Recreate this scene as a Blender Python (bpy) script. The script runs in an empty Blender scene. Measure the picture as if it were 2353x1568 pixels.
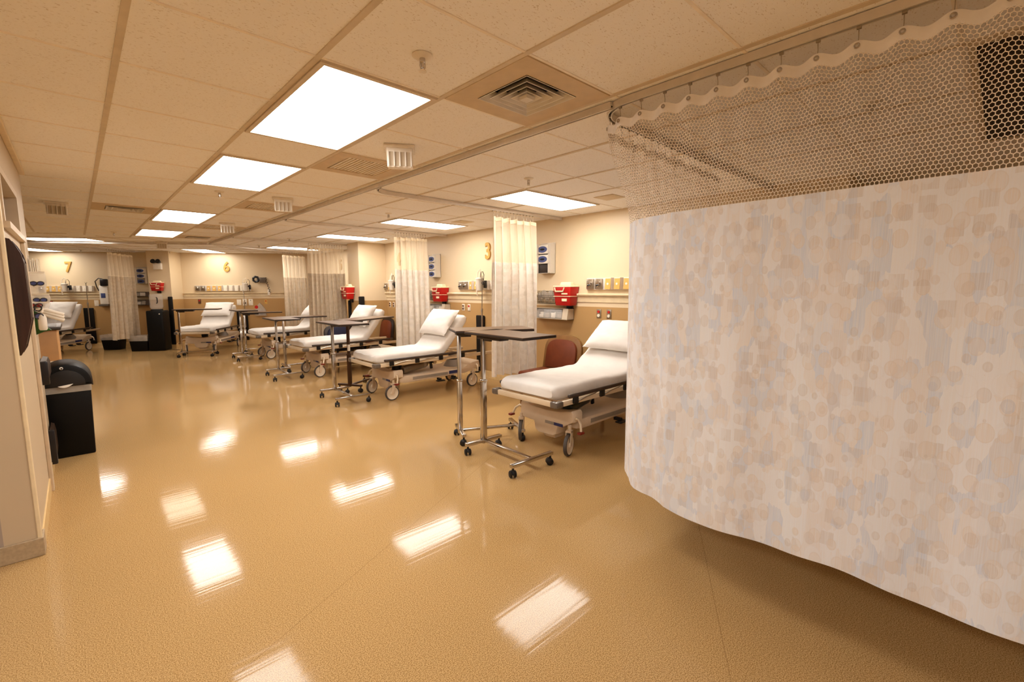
import bpy, bmesh, math, random
from mathutils import Vector, Matrix, noise
random.seed(7)
R = math.radians
PI = math.pi
scene = bpy.context.scene
COL = scene.collection
U = 0.6096                       # one ceiling tile
GX, GY = 0.8116, 2.0206          # ceiling grid origin
HCEIL = 2.44
XW = 4.90                        # head wall of the bays
ROT = R(33)                      # the far bays turn by this angle
AV = Vector((math.sin(ROT), math.cos(ROT)))
BV = Vector((math.cos(ROT), -math.sin(ROT)))
DW = 13.55                       # far head wall distance along AV

def ab(a, b):
    p = AV * a + BV * b
    return (p.x, p.y)

# ------------------------------------------------------------------ materials
MATS = {}
def newmat(name):
    m = bpy.data.materials.new(name); m.use_nodes = True
    nt = m.node_tree
    return m, nt, nt.nodes['Principled BSDF']

def setin(node, key, val):
    if key in node.inputs: node.inputs[key].default_value = val

def srgb(r, g, b):
    f = lambda c: (c / 12.92 if c <= 0.04045 else ((c + 0.055) / 1.055) ** 2.4)
    return (f(r / 255), f(g / 255), f(b / 255), 1)

def mat(name, col, rough=0.5, metal=0.0, var=0.06, scale=14.0, spec=0.5, coat=0.0, trans=0.0, alpha=1.0, bump=0.0, bscale=80, stretch=None, ior=1.45):
    """plain surface whose colour is gently varied by noise"""
    m, nt, p = newmat(name)
    tc = nt.nodes.new('ShaderNodeTexCoord')
    mp = nt.nodes.new('ShaderNodeMapping')
    if stretch: mp.inputs['Scale'].default_value = stretch
    nt.links.new(tc.outputs['Object'], mp.inputs[0])
    nz = nt.nodes.new('ShaderNodeTexNoise'); nz.inputs['Scale'].default_value = scale
    nz.inputs['Detail'].default_value = 4
    nt.links.new(mp.outputs[0], nz.inputs['Vector'])
    rp = nt.nodes.new('ShaderNodeValToRGB')
    c = col
    rp.color_ramp.elements[0].position = .3; rp.color_ramp.elements[1].position = .7
    rp.color_ramp.elements[0].color = (c[0]*(1-var), c[1]*(1-var), c[2]*(1-var), 1)
    rp.color_ramp.elements[1].color = (min(1, c[0]*(1+var)), min(1, c[1]*(1+var)), min(1, c[2]*(1+var)), 1)
    nt.links.new(nz.outputs['Fac'], rp.inputs[0])
    nt.links.new(rp.outputs[0], p.inputs['Base Color'])
    p.inputs['Roughness'].default_value = rough
    p.inputs['Metallic'].default_value = metal
    setin(p, 'Specular IOR Level', spec); setin(p, 'Coat Weight', coat)
    setin(p, 'Transmission Weight', trans); p.inputs['Alpha'].default_value = alpha
    setin(p, 'IOR', ior)
    if bump:
        n2 = nt.nodes.new('ShaderNodeTexNoise'); n2.inputs['Scale'].default_value = bscale
        nt.links.new(tc.outputs['Object'], n2.inputs['Vector'])
        bp = nt.nodes.new('ShaderNodeBump'); bp.inputs['Strength'].default_value = bump
        bp.inputs['Distance'].default_value = .004
        nt.links.new(n2.outputs['Fac'], bp.inputs['Height'])
        nt.links.new(bp.outputs[0], p.inputs['Normal'])
    MATS[name] = m
    return m

def math_node(nt, op, a, b=None):
    n = nt.nodes.new('ShaderNodeMath'); n.operation = op
    for i, v in enumerate((a, b)):
        if v is None: continue
        if isinstance(v, (int, float)): n.inputs[i].default_value = v
        else: nt.links.new(v, n.inputs[i])
    return n.outputs[0]

def mix_col(nt, fac, a, b, mode='MIX'):
    n = nt.nodes.new('ShaderNodeMix'); n.data_type = 'RGBA'; n.blend_type = mode
    if isinstance(fac, (int, float)): n.inputs[0].default_value = fac
    else: nt.links.new(fac, n.inputs[0])
    for i, v in ((6, a), (7, b)):
        if isinstance(v, tuple): n.inputs[i].default_value = v
        else: nt.links.new(v, n.inputs[i])
    return n.outputs[2]

def floor_mat():
    m, nt, p = newmat('sheet_vinyl')
    tc = nt.nodes.new('ShaderNodeTexCoord'); ob = tc.outputs['Object']
    def nz(scale, detail=3):
        n = nt.nodes.new('ShaderNodeTexNoise'); n.inputs['Scale'].default_value = scale; n.inputs['Detail'].default_value = detail
        nt.links.new(ob, n.inputs['Vector']); return n.outputs['Fac']
    r1 = nt.nodes.new('ShaderNodeValToRGB'); e = r1.color_ramp.elements
    e[0].position = .42; e[0].color = srgb(154, 120, 74)
    e[1].position = .57; e[1].color = srgb(200, 165, 113)
    nt.links.new(nz(230, 1), r1.inputs[0])
    vo = nt.nodes.new('ShaderNodeTexVoronoi'); vo.inputs['Scale'].default_value = 330
    nt.links.new(ob, vo.inputs['Vector'])
    r2 = nt.nodes.new('ShaderNodeValToRGB'); r2.color_ramp.elements[0].position = .05; r2.color_ramp.elements[1].position = .3
    r2.color_ramp.elements[0].color = (.76, .74, .70, 1); r2.color_ramp.elements[1].color = (1, 1, 1, 1)
    nt.links.new(vo.outputs['Distance'], r2.inputs[0])
    c = mix_col(nt, .55, r1.outputs[0], r2.outputs[0], 'MULTIPLY')
    big = nt.nodes.new('ShaderNodeValToRGB'); big.color_ramp.elements[0].color = (.9, .9, .9, 1); big.color_ramp.elements[1].color = (1, 1, 1, 1)
    nt.links.new(nz(1.1, 2), big.inputs[0])
    c = mix_col(nt, 1.0, c, big.outputs[0], 'MULTIPLY')
    sp = nt.nodes.new('ShaderNodeSeparateXYZ'); nt.links.new(ob, sp.inputs[0])
    # welded seams of the vinyl sheets
    for (x0, y0, x1, y1) in ((.31, 1.90, 2.04, 2.74), (1.69, .59, 2.38, .99)):
        d = Vector((x1 - x0, y1 - y0)).normalized(); n = Vector((-d.y, d.x)); off = n.x * x0 + n.y * y0
        s = math_node(nt, 'ADD', math_node(nt, 'MULTIPLY', sp.outputs[0], n.x), math_node(nt, 'MULTIPLY', sp.outputs[1], n.y))
        s = math_node(nt, 'ABSOLUTE', math_node(nt, 'SUBTRACT', s, off))
        s = math_node(nt, 'LESS_THAN', s, .0016)
        c = mix_col(nt, math_node(nt, 'MULTIPLY', s, .4), c, srgb(105, 72, 40))
    nt.links.new(c, p.inputs['Base Color'])
    rr = nt.nodes.new('ShaderNodeMapRange'); rr.inputs[3].default_value = .04; rr.inputs[4].default_value = .13
    mp = nt.nodes.new('ShaderNodeMapping'); mp.inputs['Rotation'].default_value = (0, 0, R(4)); mp.inputs['Scale'].default_value = (1.3, 30, 1)
    nt.links.new(ob, mp.inputs[0])
    n3 = nt.nodes.new('ShaderNodeTexNoise'); n3.inputs['Scale'].default_value = 1.3; n3.inputs['Detail'].default_value = 1
    nt.links.new(mp.outputs[0], n3.inputs['Vector'])
    nt.links.new(n3.outputs['Fac'], rr.inputs[0]); nt.links.new(rr.outputs[0], p.inputs['Roughness'])
    bp = nt.nodes.new('ShaderNodeBump'); bp.inputs['Strength'].default_value = .075; bp.inputs['Distance'].default_value = .004
    nt.links.new(n3.outputs['Fac'], bp.inputs['Height']); nt.links.new(bp.outputs[0], p.inputs['Normal'])
    setin(p, 'Specular IOR Level', .17); setin(p, 'IOR', 1.45)
    return m

def wall_mat(name, upper, lower=None, split=1.24):
    m, nt, p = newmat(name)
    geo = nt.nodes.new('ShaderNodeNewGeometry')
    nz = nt.nodes.new('ShaderNodeTexNoise'); nz.inputs['Scale'].default_value = 55; nt.links.new(geo.outputs['Position'], nz.inputs['Vector'])
    bp = nt.nodes.new('ShaderNodeBump'); bp.inputs['Strength'].default_value = .06; bp.inputs['Distance'].default_value = .003
    nt.links.new(nz.outputs['Fac'], bp.inputs['Height']); nt.links.new(bp.outputs[0], p.inputs['Normal'])
    c = upper
    if lower:
        sp = nt.nodes.new('ShaderNodeSeparateXYZ'); nt.links.new(geo.outputs['Position'], sp.inputs[0])
        c = mix_col(nt, math_node(nt, 'LESS_THAN', sp.outputs[2], split), upper, lower)
    n2 = nt.nodes.new('ShaderNodeTexNoise'); n2.inputs['Scale'].default_value = 2.0; nt.links.new(geo.outputs['Position'], n2.inputs['Vector'])
    r = nt.nodes.new('ShaderNodeValToRGB'); r.color_ramp.elements[0].color = (.95, .95, .95, 1); r.color_ramp.elements[1].color = (1, 1, 1, 1)
    nt.links.new(n2.outputs['Fac'], r.inputs[0])
    c = mix_col(nt, 1.0, c, r.outputs[0], 'MULTIPLY')
    nt.links.new(c, p.inputs['Base Color']); p.inputs['Roughness'].default_value = .42
    return m

def tile_mat():
    m, nt, p = newmat('acoustic_tile')
    tc = nt.nodes.new('ShaderNodeTexCoord'); ob = tc.outputs['Object']
    mp = nt.nodes.new('ShaderNodeMapping'); mp.inputs['Scale'].default_value = (1, 2.2, 1); nt.links.new(ob, mp.inputs[0])
    nz = nt.nodes.new('ShaderNodeTexNoise'); nz.inputs['Scale'].default_value = 85; nz.inputs['Detail'].default_value = 2
    nt.links.new(mp.outputs[0], nz.inputs['Vector'])
    r = nt.nodes.new('ShaderNodeValToRGB'); e = r.color_ramp.elements
    e[0].position = .30; e[0].color = srgb(218, 206, 192); e[1].position = .37; e[1].color = srgb(249, 246, 243)
    nt.links.new(nz.outputs['Fac'], r.inputs[0])
    nt.links.new(r.outputs[0], p.inputs['Base Color']); p.inputs['Roughness'].default_value = .9
    bp = nt.nodes.new('ShaderNodeBump'); bp.inputs['Strength'].default_value = .25; bp.inputs['Distance'].default_value = .004
    nt.links.new(nz.outputs['Fac'], bp.inputs['Height']); nt.links.new(bp.outputs[0], p.inputs['Normal'])
    return m

def emis_mat(name, col, strength):
    m = bpy.data.materials.new(name); m.use_nodes = True; nt = m.node_tree; nt.nodes.clear()
    o = nt.nodes.new('ShaderNodeOutputMaterial'); e = nt.nodes.new('ShaderNodeEmission')
    e.inputs[0].default_value = (*col, 1)
    tc = nt.nodes.new('ShaderNodeTexCoord'); nz = nt.nodes.new('ShaderNodeTexNoise'); nz.inputs['Scale'].default_value = 160
    nt.links.new(tc.outputs['Object'], nz.inputs['Vector'])
    mr = nt.nodes.new('ShaderNodeMapRange'); mr.inputs[3].default_value = strength * .95; mr.inputs[4].default_value = strength * 1.05
    nt.links.new(nz.outputs['Fac'], mr.inputs[0]); nt.links.new(mr.outputs[0], e.inputs[1])
    nt.links.new(e.outputs[0], o.inputs[0]); MATS[name] = m
    return m

def vmath(nt, op, a, b=None):
    n = nt.nodes.new('ShaderNodeVectorMath'); n.operation = op
    for i, v in enumerate((a, b)):
        if v is None: continue
        if isinstance(v, tuple): n.inputs[i].default_value = v
        else: nt.links.new(v, n.inputs[i])
    return n.outputs['Value'] if op in ('DOT_PRODUCT', 'LENGTH') else n.outputs['Vector']

def vmath_scale(nt, a, k):
    n = nt.nodes.new('ShaderNodeVectorMath'); n.operation = 'SCALE'; n.inputs['Scale'].default_value = k
    nt.links.new(a, n.inputs[0]); return n.outputs['Vector']

def net_mat(name, col, cell, wire):
    """hexagonal mesh net: holes are really open"""
    m, nt, p = newmat(name)
    uv = nt.nodes.new('ShaderNodeTexCoord').outputs['UV']
    q = vmath(nt, 'ADD', vmath(nt, 'SCALE', uv), (500, 500 * 1.7320508, 0))
    q.node.inputs[0].links[0].from_node.inputs['Scale'].default_value = 1.0 / cell
    r = (1.0, 1.7320508, 1.0); h = (.5, .8660254, 0.0)
    a = vmath(nt, 'SUBTRACT', vmath(nt, 'MODULO', q, r), h)
    b = vmath(nt, 'SUBTRACT', vmath(nt, 'MODULO', vmath(nt, 'SUBTRACT', q, h), r), h)
    def hexd(v):
        v = vmath(nt, 'MULTIPLY', vmath(nt, 'ABSOLUTE', v), (1, 1, 0))
        d1 = vmath(nt, 'DOT_PRODUCT', v, (.5, .8660254, 0)); d2 = vmath(nt, 'DOT_PRODUCT', v, (1, 0, 0))
        return math_node(nt, 'MAXIMUM', d1, d2)
    d = math_node(nt, 'MINIMUM', hexd(a), hexd(b))
    al = math_node(nt, 'GREATER_THAN', d, .5 - wire)
    p.inputs['Base Color'].default_value = col; p.inputs['Roughness'].default_value = .8
    nt.links.new(al, p.inputs['Alpha'])
    MATS[name] = m
    return m

def curtain_mat(name, base, blue, tan, ring, soft=1.0):
    """woven privacy curtain: vertical brushed streaks, tan discs, pale blue blocks and small squares"""
    m, nt, p = newmat(name)
    uv = nt.nodes.new('ShaderNodeTexCoord').outputs['UV']
    def mapped(sx, sy, ox=0, oy=0):
        mp = nt.nodes.new('ShaderNodeMapping'); mp.inputs['Scale'].default_value = (sx, sy, 1); mp.inputs['Location'].default_value = (ox, oy, 0)
        nt.links.new(uv, mp.inputs[0]); return mp.outputs[0]
    def nz(v, scale=1, detail=2):
        n = nt.nodes.new('ShaderNodeTexNoise'); n.inputs['Scale'].default_value = scale; n.inputs['Detail'].default_value = detail
        nt.links.new(v, n.inputs['Vector']); return n.outputs['Fac']
    def step(f, lo, hi, a=0.0, b=1.0):
        r = nt.nodes.new('ShaderNodeMapRange'); r.inputs[1].default_value = lo; r.inputs[2].default_value = hi
        r.inputs[3].default_value = a; r.inputs[4].default_value = b; nt.links.new(f, r.inputs[0]); return r.outputs[0]
    hatch = step(nz(mapped(300, 7, 1, 4), 1, 3), .38, .62, .38, 1.0)
    warp = nt.nodes.new('ShaderNodeTexNoise'); warp.inputs['Scale'].default_value = 1; nt.links.new(mapped(60, 9, 3, 3), warp.inputs['Vector'])
    def warped(v, k):
        return vmath(nt, 'ADD', v, vmath_scale(nt, vmath(nt, 'SUBTRACT', warp.outputs['Color'], (.5, .5, .5)), k))
    c = base
    # blocks of pale blue-grey
    vb = nt.nodes.new('ShaderNodeTexVoronoi'); vb.inputs['Scale'].default_value = 1; vb.distance = 'CHEBYCHEV'
    nt.links.new(warped(mapped(13, 7, 3, 5), .22), vb.inputs['Vector'])
    sb = nt.nodes.new('ShaderNodeSeparateColor'); nt.links.new(vb.outputs['Color'], sb.inputs[0])
    c = mix_col(nt, math_node(nt, 'MULTIPLY', hatch, step(sb.outputs[0], .52, .56, 0, .85 * soft)), c, blue)
    # tan squares
    c = mix_col(nt, math_node(nt, 'MULTIPLY', hatch, step(sb.outputs[1], .60, .64, 0, .6 * soft)), c, tan)
    # small tan squares with a darker left edge
    vs = nt.nodes.new('ShaderNodeTexVoronoi'); vs.inputs['Scale'].default_value = 1; vs.distance = 'CHEBYCHEV'; vs.inputs['Randomness'].default_value = .45
    nt.links.new(warped(mapped(10, 12, 6.5, 2.2), .06), vs.inputs['Vector'])
    ss = nt.nodes.new('ShaderNodeSeparateColor'); nt.links.new(vs.outputs['Color'], ss.inputs[0])
    sq = math_node(nt, 'MULTIPLY', math_node(nt, 'LESS_THAN', vs.outputs['Distance'], .33), math_node(nt, 'GREATER_THAN', ss.outputs[0], .55))
    c = mix_col(nt, math_node(nt, 'MULTIPLY', math_node(nt, 'MULTIPLY', sq, hatch), .55 * soft), c, ring)
    # discs, several layers of jittered dots, and pale four-pointed gaps between them
    for k, (s, ox, oy, lo, col, w, rnd_) in enumerate(((11, 0, 0, .40, tan, .75, .35), (9, 4.3, 2.7, .43, base, .85, .4), (12, 8.1, 9.4, .38, ring, .42, .4), (10, 1.7, 6.2, .40, tan, .55, .4), (8, 5.5, 1.3, .33, blue, .7, .6))):
        v = nt.nodes.new('ShaderNodeTexVoronoi'); v.inputs['Scale'].default_value = 1; v.inputs['Randomness'].default_value = rnd_
        nt.links.new(mapped(s, s, ox, oy), v.inputs['Vector'])
        sc = nt.nodes.new('ShaderNodeSeparateColor'); nt.links.new(v.outputs['Color'], sc.inputs[0])
        inside = math_node(nt, 'LESS_THAN', v.outputs['Distance'], lo)
        pick = math_node(nt, 'GREATER_THAN', sc.outputs[2], .42)
        f = math_node(nt, 'MULTIPLY', math_node(nt, 'MULTIPLY', math_node(nt, 'MULTIPLY', inside, pick), hatch), w * soft)
        c = mix_col(nt, f, c, col)
        edge = math_node(nt, 'MULTIPLY', math_node(nt, 'MULTIPLY', math_node(nt, 'GREATER_THAN', v.outputs['Distance'], lo - .035), inside), pick)
        c = mix_col(nt, math_node(nt, 'MULTIPLY', edge, (.06 if col is base else .14) * soft), c, ring)
    # brushed vertical streaks
    st = step(nz(mapped(170, 5, 2, 2), 1, 3), .35, .65)
    c = mix_col(nt, math_node(nt, 'MULTIPLY', st, .22), c, tan)
    st2 = step(nz(mapped(22, 1.3, 7, 3), 1, 2), .4, .65)
    c = mix_col(nt, math_node(nt, 'MULTIPLY', st2, .12 * soft), c, base)
    nt.links.new(c, p.inputs['Base Color']); p.inputs['Roughness'].default_value = .85
    setin(p, 'Specular IOR Level', .2)
    bp = nt.nodes.new('ShaderNodeBump'); bp.inputs['Strength'].default_value = .12; bp.inputs['Distance'].default_value = .002
    nt.links.new(st, bp.inputs['Height']); nt.links.new(bp.outputs[0], p.inputs['Normal'])
    tr = nt.nodes.new('ShaderNodeBsdfTranslucent'); nt.links.new(c, tr.inputs[0])
    mx = nt.nodes.new('ShaderNodeMixShader'); mx.inputs[0].default_value = .15
    out = nt.nodes['Material Output']
    nt.links.new(p.outputs[0], mx.inputs[1]); nt.links.new(tr.outputs[0], mx.inputs[2]); nt.links.new(mx.outputs[0], out.inputs[0])
    MATS[name] = m
    return m

FLOOR = floor_mat(); TILE = tile_mat()
WALL2 = wall_mat('two_tone_wall_paint', srgb(224, 203, 168), srgb(184, 146, 94))
WALL1 = wall_mat('cream_wall_paint', srgb(196, 176, 146))
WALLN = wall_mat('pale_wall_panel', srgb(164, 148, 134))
mat('tile_edge', srgb(246, 236, 222), .6)
mat('grid_metal', srgb(214, 198, 174), .5)
mat('cream_trim', srgb(226, 206, 168), .3)
mat('jamb_paint', srgb(204, 184, 156), .3)
mat('base_vinyl', srgb(172, 150, 118), .4, var=.12, scale=60)
mat('base_cream', srgb(226, 196, 142), .2)
LEMIT = emis_mat('lit_diffuser', (1.0, .94, .875), 9.8)
LFAR = emis_mat('far_diffuser', (1.0, .91, .80), 6.0)
LDIM = emis_mat('dim_diffuser', (1.0, .87, .70), 3.4)
mat('dark_panel', srgb(44, 33, 25), .5)
mat('white_enamel', srgb(232, 222, 206), .35)
mat('vent_paint', srgb(208, 184, 146), .45)
mat('vent_silver', srgb(216, 208, 196), .4)
mat('duct_black', srgb(22, 17, 14), .8)
mat('aluminium', srgb(222, 213, 203), .35, .2)
mat('chrome', srgb(206, 200, 194), .16, 1.0)
mat('dull_chrome', srgb(170, 158, 142), .28, .9)
mat('bronze_metal', srgb(74, 52, 36), .35, .6)
mat('sheet_white', srgb(224, 218, 211), .75, var=.02, bump=.15, bscale=30)
mat('pillow_white', srgb(226, 220, 213), .75, var=.02, bump=.15, bscale=25)
mat('bed_beige', srgb(212, 192, 166), .38, var=.03)
mat('rail_beige', srgb(218, 198, 168), .3, .1, var=.03)
mat('rail_dark', srgb(66, 54, 46), .35, .2)
mat('black_rubber', srgb(18, 14, 12), .5)
mat('tyre_grey', srgb(72, 64, 58), .6)
mat('wheel_white', srgb(224, 208, 184), .4)
mat('bumper_grey', srgb(112, 102, 92), .3, .3)
mat('badge_grey', srgb(146, 136, 124), .4)
mat('badge_blue', srgb(42, 50, 98), .4)
mat('pedal_red', srgb(120, 34, 20), .5)
mat('laminate_brown', srgb(104, 78, 54), .32, var=.15, scale=5, stretch=(1.5, 16, 16))
mat('edge_dark', srgb(38, 26, 19), .35)
mat('rust_vinyl', srgb(106, 47, 20), .45, var=.1)
mat('olive_wood', srgb(122, 84, 42), .4, var=.15, scale=8)
mat('blue_fabric', srgb(24, 26, 50), .8, var=.15)
mat('green_cylinder', srgb(26, 32, 20), .35)
mat('silver_cylinder', srgb(126, 114, 100), .35, .7)
mat('sharps_red', srgb(178, 18, 12), .35, var=.04)
mat('sharps_cream', srgb(240, 220, 182), .4)
mat('clear_plastic', srgb(206, 200, 194), .1, var=.03, alpha=.26)
mat('milky_plastic', srgb(240, 230, 214), .3, trans=.35, var=.02, ior=1.2)
mat('liner_film', srgb(226, 216, 202), .2, var=.12, alpha=.42)
mat('bag_film', srgb(236, 228, 216), .15, var=.08, alpha=.34)
mat('box_white', srgb(240, 232, 218), .5)
mat('box_blue', srgb(64, 76, 128), .5)
mat('dark_content', srgb(46, 34, 26), .6)
mat('organiser_grey', srgb(196, 180, 156), .45)
mat('organiser_brown', srgb(70, 52, 38), .5)
mat('wire_dark', srgb(58, 48, 40), .4, .5)
mat('outlet_yellow', srgb(214, 168, 88), .4)
mat('outlet_white', srgb(232, 220, 200), .4)
mat('outlet_red', srgb(190, 26, 20), .4)
mat('outlet_brown', srgb(96, 64, 44), .4)
mat('sign_gold', srgb(198, 156, 78), .4)
mat('bumper_black', srgb(15, 11, 9), .5, spec=.3)
mat('handrail_brown', srgb(52, 36, 24), .4)
mat('wood_dark', srgb(50, 30, 24), .34, var=.3, scale=5, stretch=(12, 12, .7))
mat('bin_black', srgb(9, 7, 6), .5, spec=.25)
mat('white_lid', srgb(226, 208, 182), .35)
mat('eye_white', srgb(240, 235, 225), .3)
mat('counter_tan', srgb(186, 138, 84), .5, var=.05)
mat('counter_top', srgb(56, 44, 34), .35)
mat('green_bag', srgb(34, 74, 14), .5)
mat('black_plastic', srgb(24, 22, 26), .3)
mat('blue_lens', srgb(70, 76, 120), .2)
mat('red_plastic', srgb(150, 40, 20), .4)
mat('label_grey', srgb(120, 116, 112), .5)
mat('glass_pane', srgb(200, 190, 176), .06, trans=.9, var=.01, ior=1.15)
mat('curtain_header', srgb(238, 230, 220), .8)
mat('header_far', srgb(240, 224, 194), .8)
mat('scuff_brown', srgb(110, 66, 34), .7)
NET = net_mat('hex_net', srgb(236, 222, 204), .0155, .085)
NETF = net_mat('fine_net', srgb(238, 222, 194), .0058, .15)
CUR = curtain_mat('curtain_print', srgb(241, 243, 247), srgb(210, 221, 238), srgb(236, 225, 214), srgb(211, 199, 188), .95)
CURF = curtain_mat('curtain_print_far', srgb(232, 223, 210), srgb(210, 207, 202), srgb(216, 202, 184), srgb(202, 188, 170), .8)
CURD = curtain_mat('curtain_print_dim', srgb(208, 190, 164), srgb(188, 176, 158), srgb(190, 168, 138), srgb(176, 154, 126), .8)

# ------------------------------------------------------------------ mesh building
class MB:
    def __init__(s):
        s.bm = bmesh.new(); s.uv = None
    def _xf(s, vs, M):
        if M is not None:
            for v in vs: v.co = M @ v.co
    def box(s, x0, x1, y0, y1, z0, z1, bev=0.0, seg=2, M=None):
        r = bmesh.ops.create_cube(s.bm, size=1)
        vs = r['verts']
        for v in vs:
            v.co = Vector(((x0 + x1) / 2 + v.co.x * (x1 - x0), (y0 + y1) / 2 + v.co.y * (y1 - y0), (z0 + z1) / 2 + v.co.z * (z1 - z0)))
        s._xf(vs, M)
        if bev:
            es = list({e for v in vs for e in v.link_edges})
            bmesh.ops.bevel(s.bm, geom=es, offset=bev, segments=seg, affect='EDGES', profile=.5)
        return s
    def cyl(s, p0, p1, r0, r1=None, n=16, caps=True, M=None):
        p0 = Vector(p0); p1 = Vector(p1); r1 = r0 if r1 is None else r1
        d = (p1 - p0); q = d.to_track_quat('Z', 'Y')
        rings = []
        for p, r in ((p0, r0), (p1, r1)):
            rings.append([s.bm.verts.new(p + q @ Vector((r * math.cos(2 * PI * k / n), r * math.sin(2 * PI * k / n), 0))) for k in range(n)])
        for k in range(n):
            s.bm.faces.new((rings[0][k], rings[0][(k + 1) % n], rings[1][(k + 1) % n], rings[1][k]))
        if caps:
            s.bm.faces.new(rings[0][::-1]); s.bm.faces.new(rings[1])
        s._xf(rings[0] + rings[1], M)
        return s
    def tube(s, pts, r, n=8, closed=False, M=None):
        pts = [Vector(p) for p in pts]; N = len(pts); rings = []
        up = Vector((0, 0, 1))
        for i, p in enumerate(pts):
            a = pts[(i - 1) % N] if (closed or i > 0) else p
            b = pts[(i + 1) % N] if (closed or i < N - 1) else p
            t = (b - a).normalized()
            if abs(t.dot(up)) > .97: up = Vector((1, 0, 0)) if abs(t.x) < .9 else Vector((0, 1, 0))
            x = t.cross(up).normalized(); y = x.cross(t).normalized(); up = y
            rr = r[i] if isinstance(r, (list, tuple)) else r
            rings.append([s.bm.verts.new(p + x * rr * math.cos(2 * PI * k / n) + y * rr * math.sin(2 * PI * k / n)) for k in range(n)])
        for i in range(N if closed else N - 1):
            A, B = rings[i], rings[(i + 1) % N]
            for k in range(n):
                s.bm.faces.new((A[k], A[(k + 1) % n], B[(k + 1) % n], B[k]))
        if not closed:
            s.bm.faces.new(rings[0][::-1]); s.bm.faces.new(rings[-1])
        s._xf([v for g in rings for v in g], M)
        return s
    def lathe(s, prof, n=24, c=(0, 0, 0), M=None):
        c = Vector(c); rings = []
        for (r, z) in prof:
            if r < 1e-5: rings.append([s.bm.verts.new(c + Vector((0, 0, z)))])
            else: rings.append([s.bm.verts.new(c + Vector((r * math.cos(2 * PI * k / n), r * math.sin(2 * PI * k / n), z))) for k in range(n)])
        for i in range(len(rings) - 1):
            A, B = rings[i], rings[i + 1]
            for k in range(n):
                if len(A) == 1 and len(B) == 1: continue
                if len(A) == 1: s.bm.faces.new((A[0], B[(k + 1) % n], B[k]))
                elif len(B) == 1: s.bm.faces.new((A[k], A[(k + 1) % n], B[0]))
                else: s.bm.faces.new((A[k], A[(k + 1) % n], B[(k + 1) % n], B[k]))
        s._xf([v for g in rings for v in g], M)
        return s
    def prism(s, poly, axis, t0, t1, bev=0.0, M=None):
        """poly in the plane across axis: x->(y,z) y->(x,z) z->(x,y)"""
        def P(u, v, t): return {'x': (t, u, v), 'y': (u, t, v), 'z': (u, v, t)}[axis]
        A = [s.bm.verts.new(P(u, v, t0)) for u, v in poly]; B = [s.bm.verts.new(P(u, v, t1)) for u, v in poly]
        n = len(poly); fs = []
        for k in range(n): fs.append(s.bm.faces.new((A[k], A[(k + 1) % n], B[(k + 1) % n], B[k])))
        fs.append(s.bm.faces.new(A[::-1])); fs.append(s.bm.faces.new(B))
        s._xf(A + B, M)
        if bev:
            bmesh.ops.recalc_face_normals(s.bm, faces=fs)
            es = [e for f in fs[-2:] for e in f.edges]
            bmesh.ops.bevel(s.bm, geom=es, offset=bev, segments=2, affect='EDGES', profile=.5)
        return s
    def frustum(s, x0, x1, y0, y1, z0, z1, tx, ty, bev=0.0, M=None):
        """box whose top is grown by tx, ty on each side"""
        co = [(x0, y0, z0), (x1, y0, z0), (x1, y1, z0), (x0, y1, z0), (x0 - tx, y0 - ty, z1), (x1 + tx, y0 - ty, z1), (x1 + tx, y1 + ty, z1), (x0 - tx, y1 + ty, z1)]
        v = [s.bm.verts.new(c) for c in co]
        for f in ((0, 3, 2, 1), (4, 5, 6, 7), (0, 1, 5, 4), (1, 2, 6, 5), (2, 3, 7, 6), (3, 0, 4, 7)): s.bm.faces.new([v[i] for i in f])
        s._xf(v, M)
        if bev:
            es = list({e for q in v for e in q.link_edges})
            bmesh.ops.bevel(s.bm, geom=es, offset=bev, segments=2, affect='EDGES', profile=.5)
        return s
    def ball(s, c, r, sc=(1, 1, 1), n=12, M=None):
        q = bmesh.ops.create_uvsphere(s.bm, u_segments=n, v_segments=max(6, n // 2), radius=r)['verts']
        for v in q: v.co = Vector((v.co.x * sc[0] + c[0], v.co.y * sc[1] + c[1], v.co.z * sc[2] + c[2]))
        s._xf(q, M)
        return s
    def grid(s, f, nu, nv, uvf=None):
        if uvf and s.uv is None: s.uv = s.bm.loops.layers.uv.new('UVMap')
        V = [[s.bm.verts.new(f(i / nu, j / nv)) for j in range(nv + 1)] for i in range(nu + 1)]
        for i in range(nu):
            for j in range(nv):
                F = s.bm.faces.new((V[i][j], V[i + 1][j], V[i + 1][j + 1], V[i][j + 1]))
                if uvf:
                    for l, (a, b) in zip(F.loops, ((i, j), (i + 1, j), (i + 1, j + 1), (i, j + 1))):
                        l[s.uv].uv = uvf(a / nu, b / nv)
        return s
    def mesh(s, name, material, smooth=True, angle=38, fix=True):
        if fix: bmesh.ops.recalc_face_normals(s.bm, faces=s.bm.faces)
        me = bpy.data.meshes.new(name); s.bm.to_mesh(me); s.bm.free()
        me.materials.append(MATS[material] if isinstance(material, str) else material)
        if smooth:
            for p in me.polygons: p.use_smooth = True
            me.set_sharp_from_angle(angle=R(angle))
        return me

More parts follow.
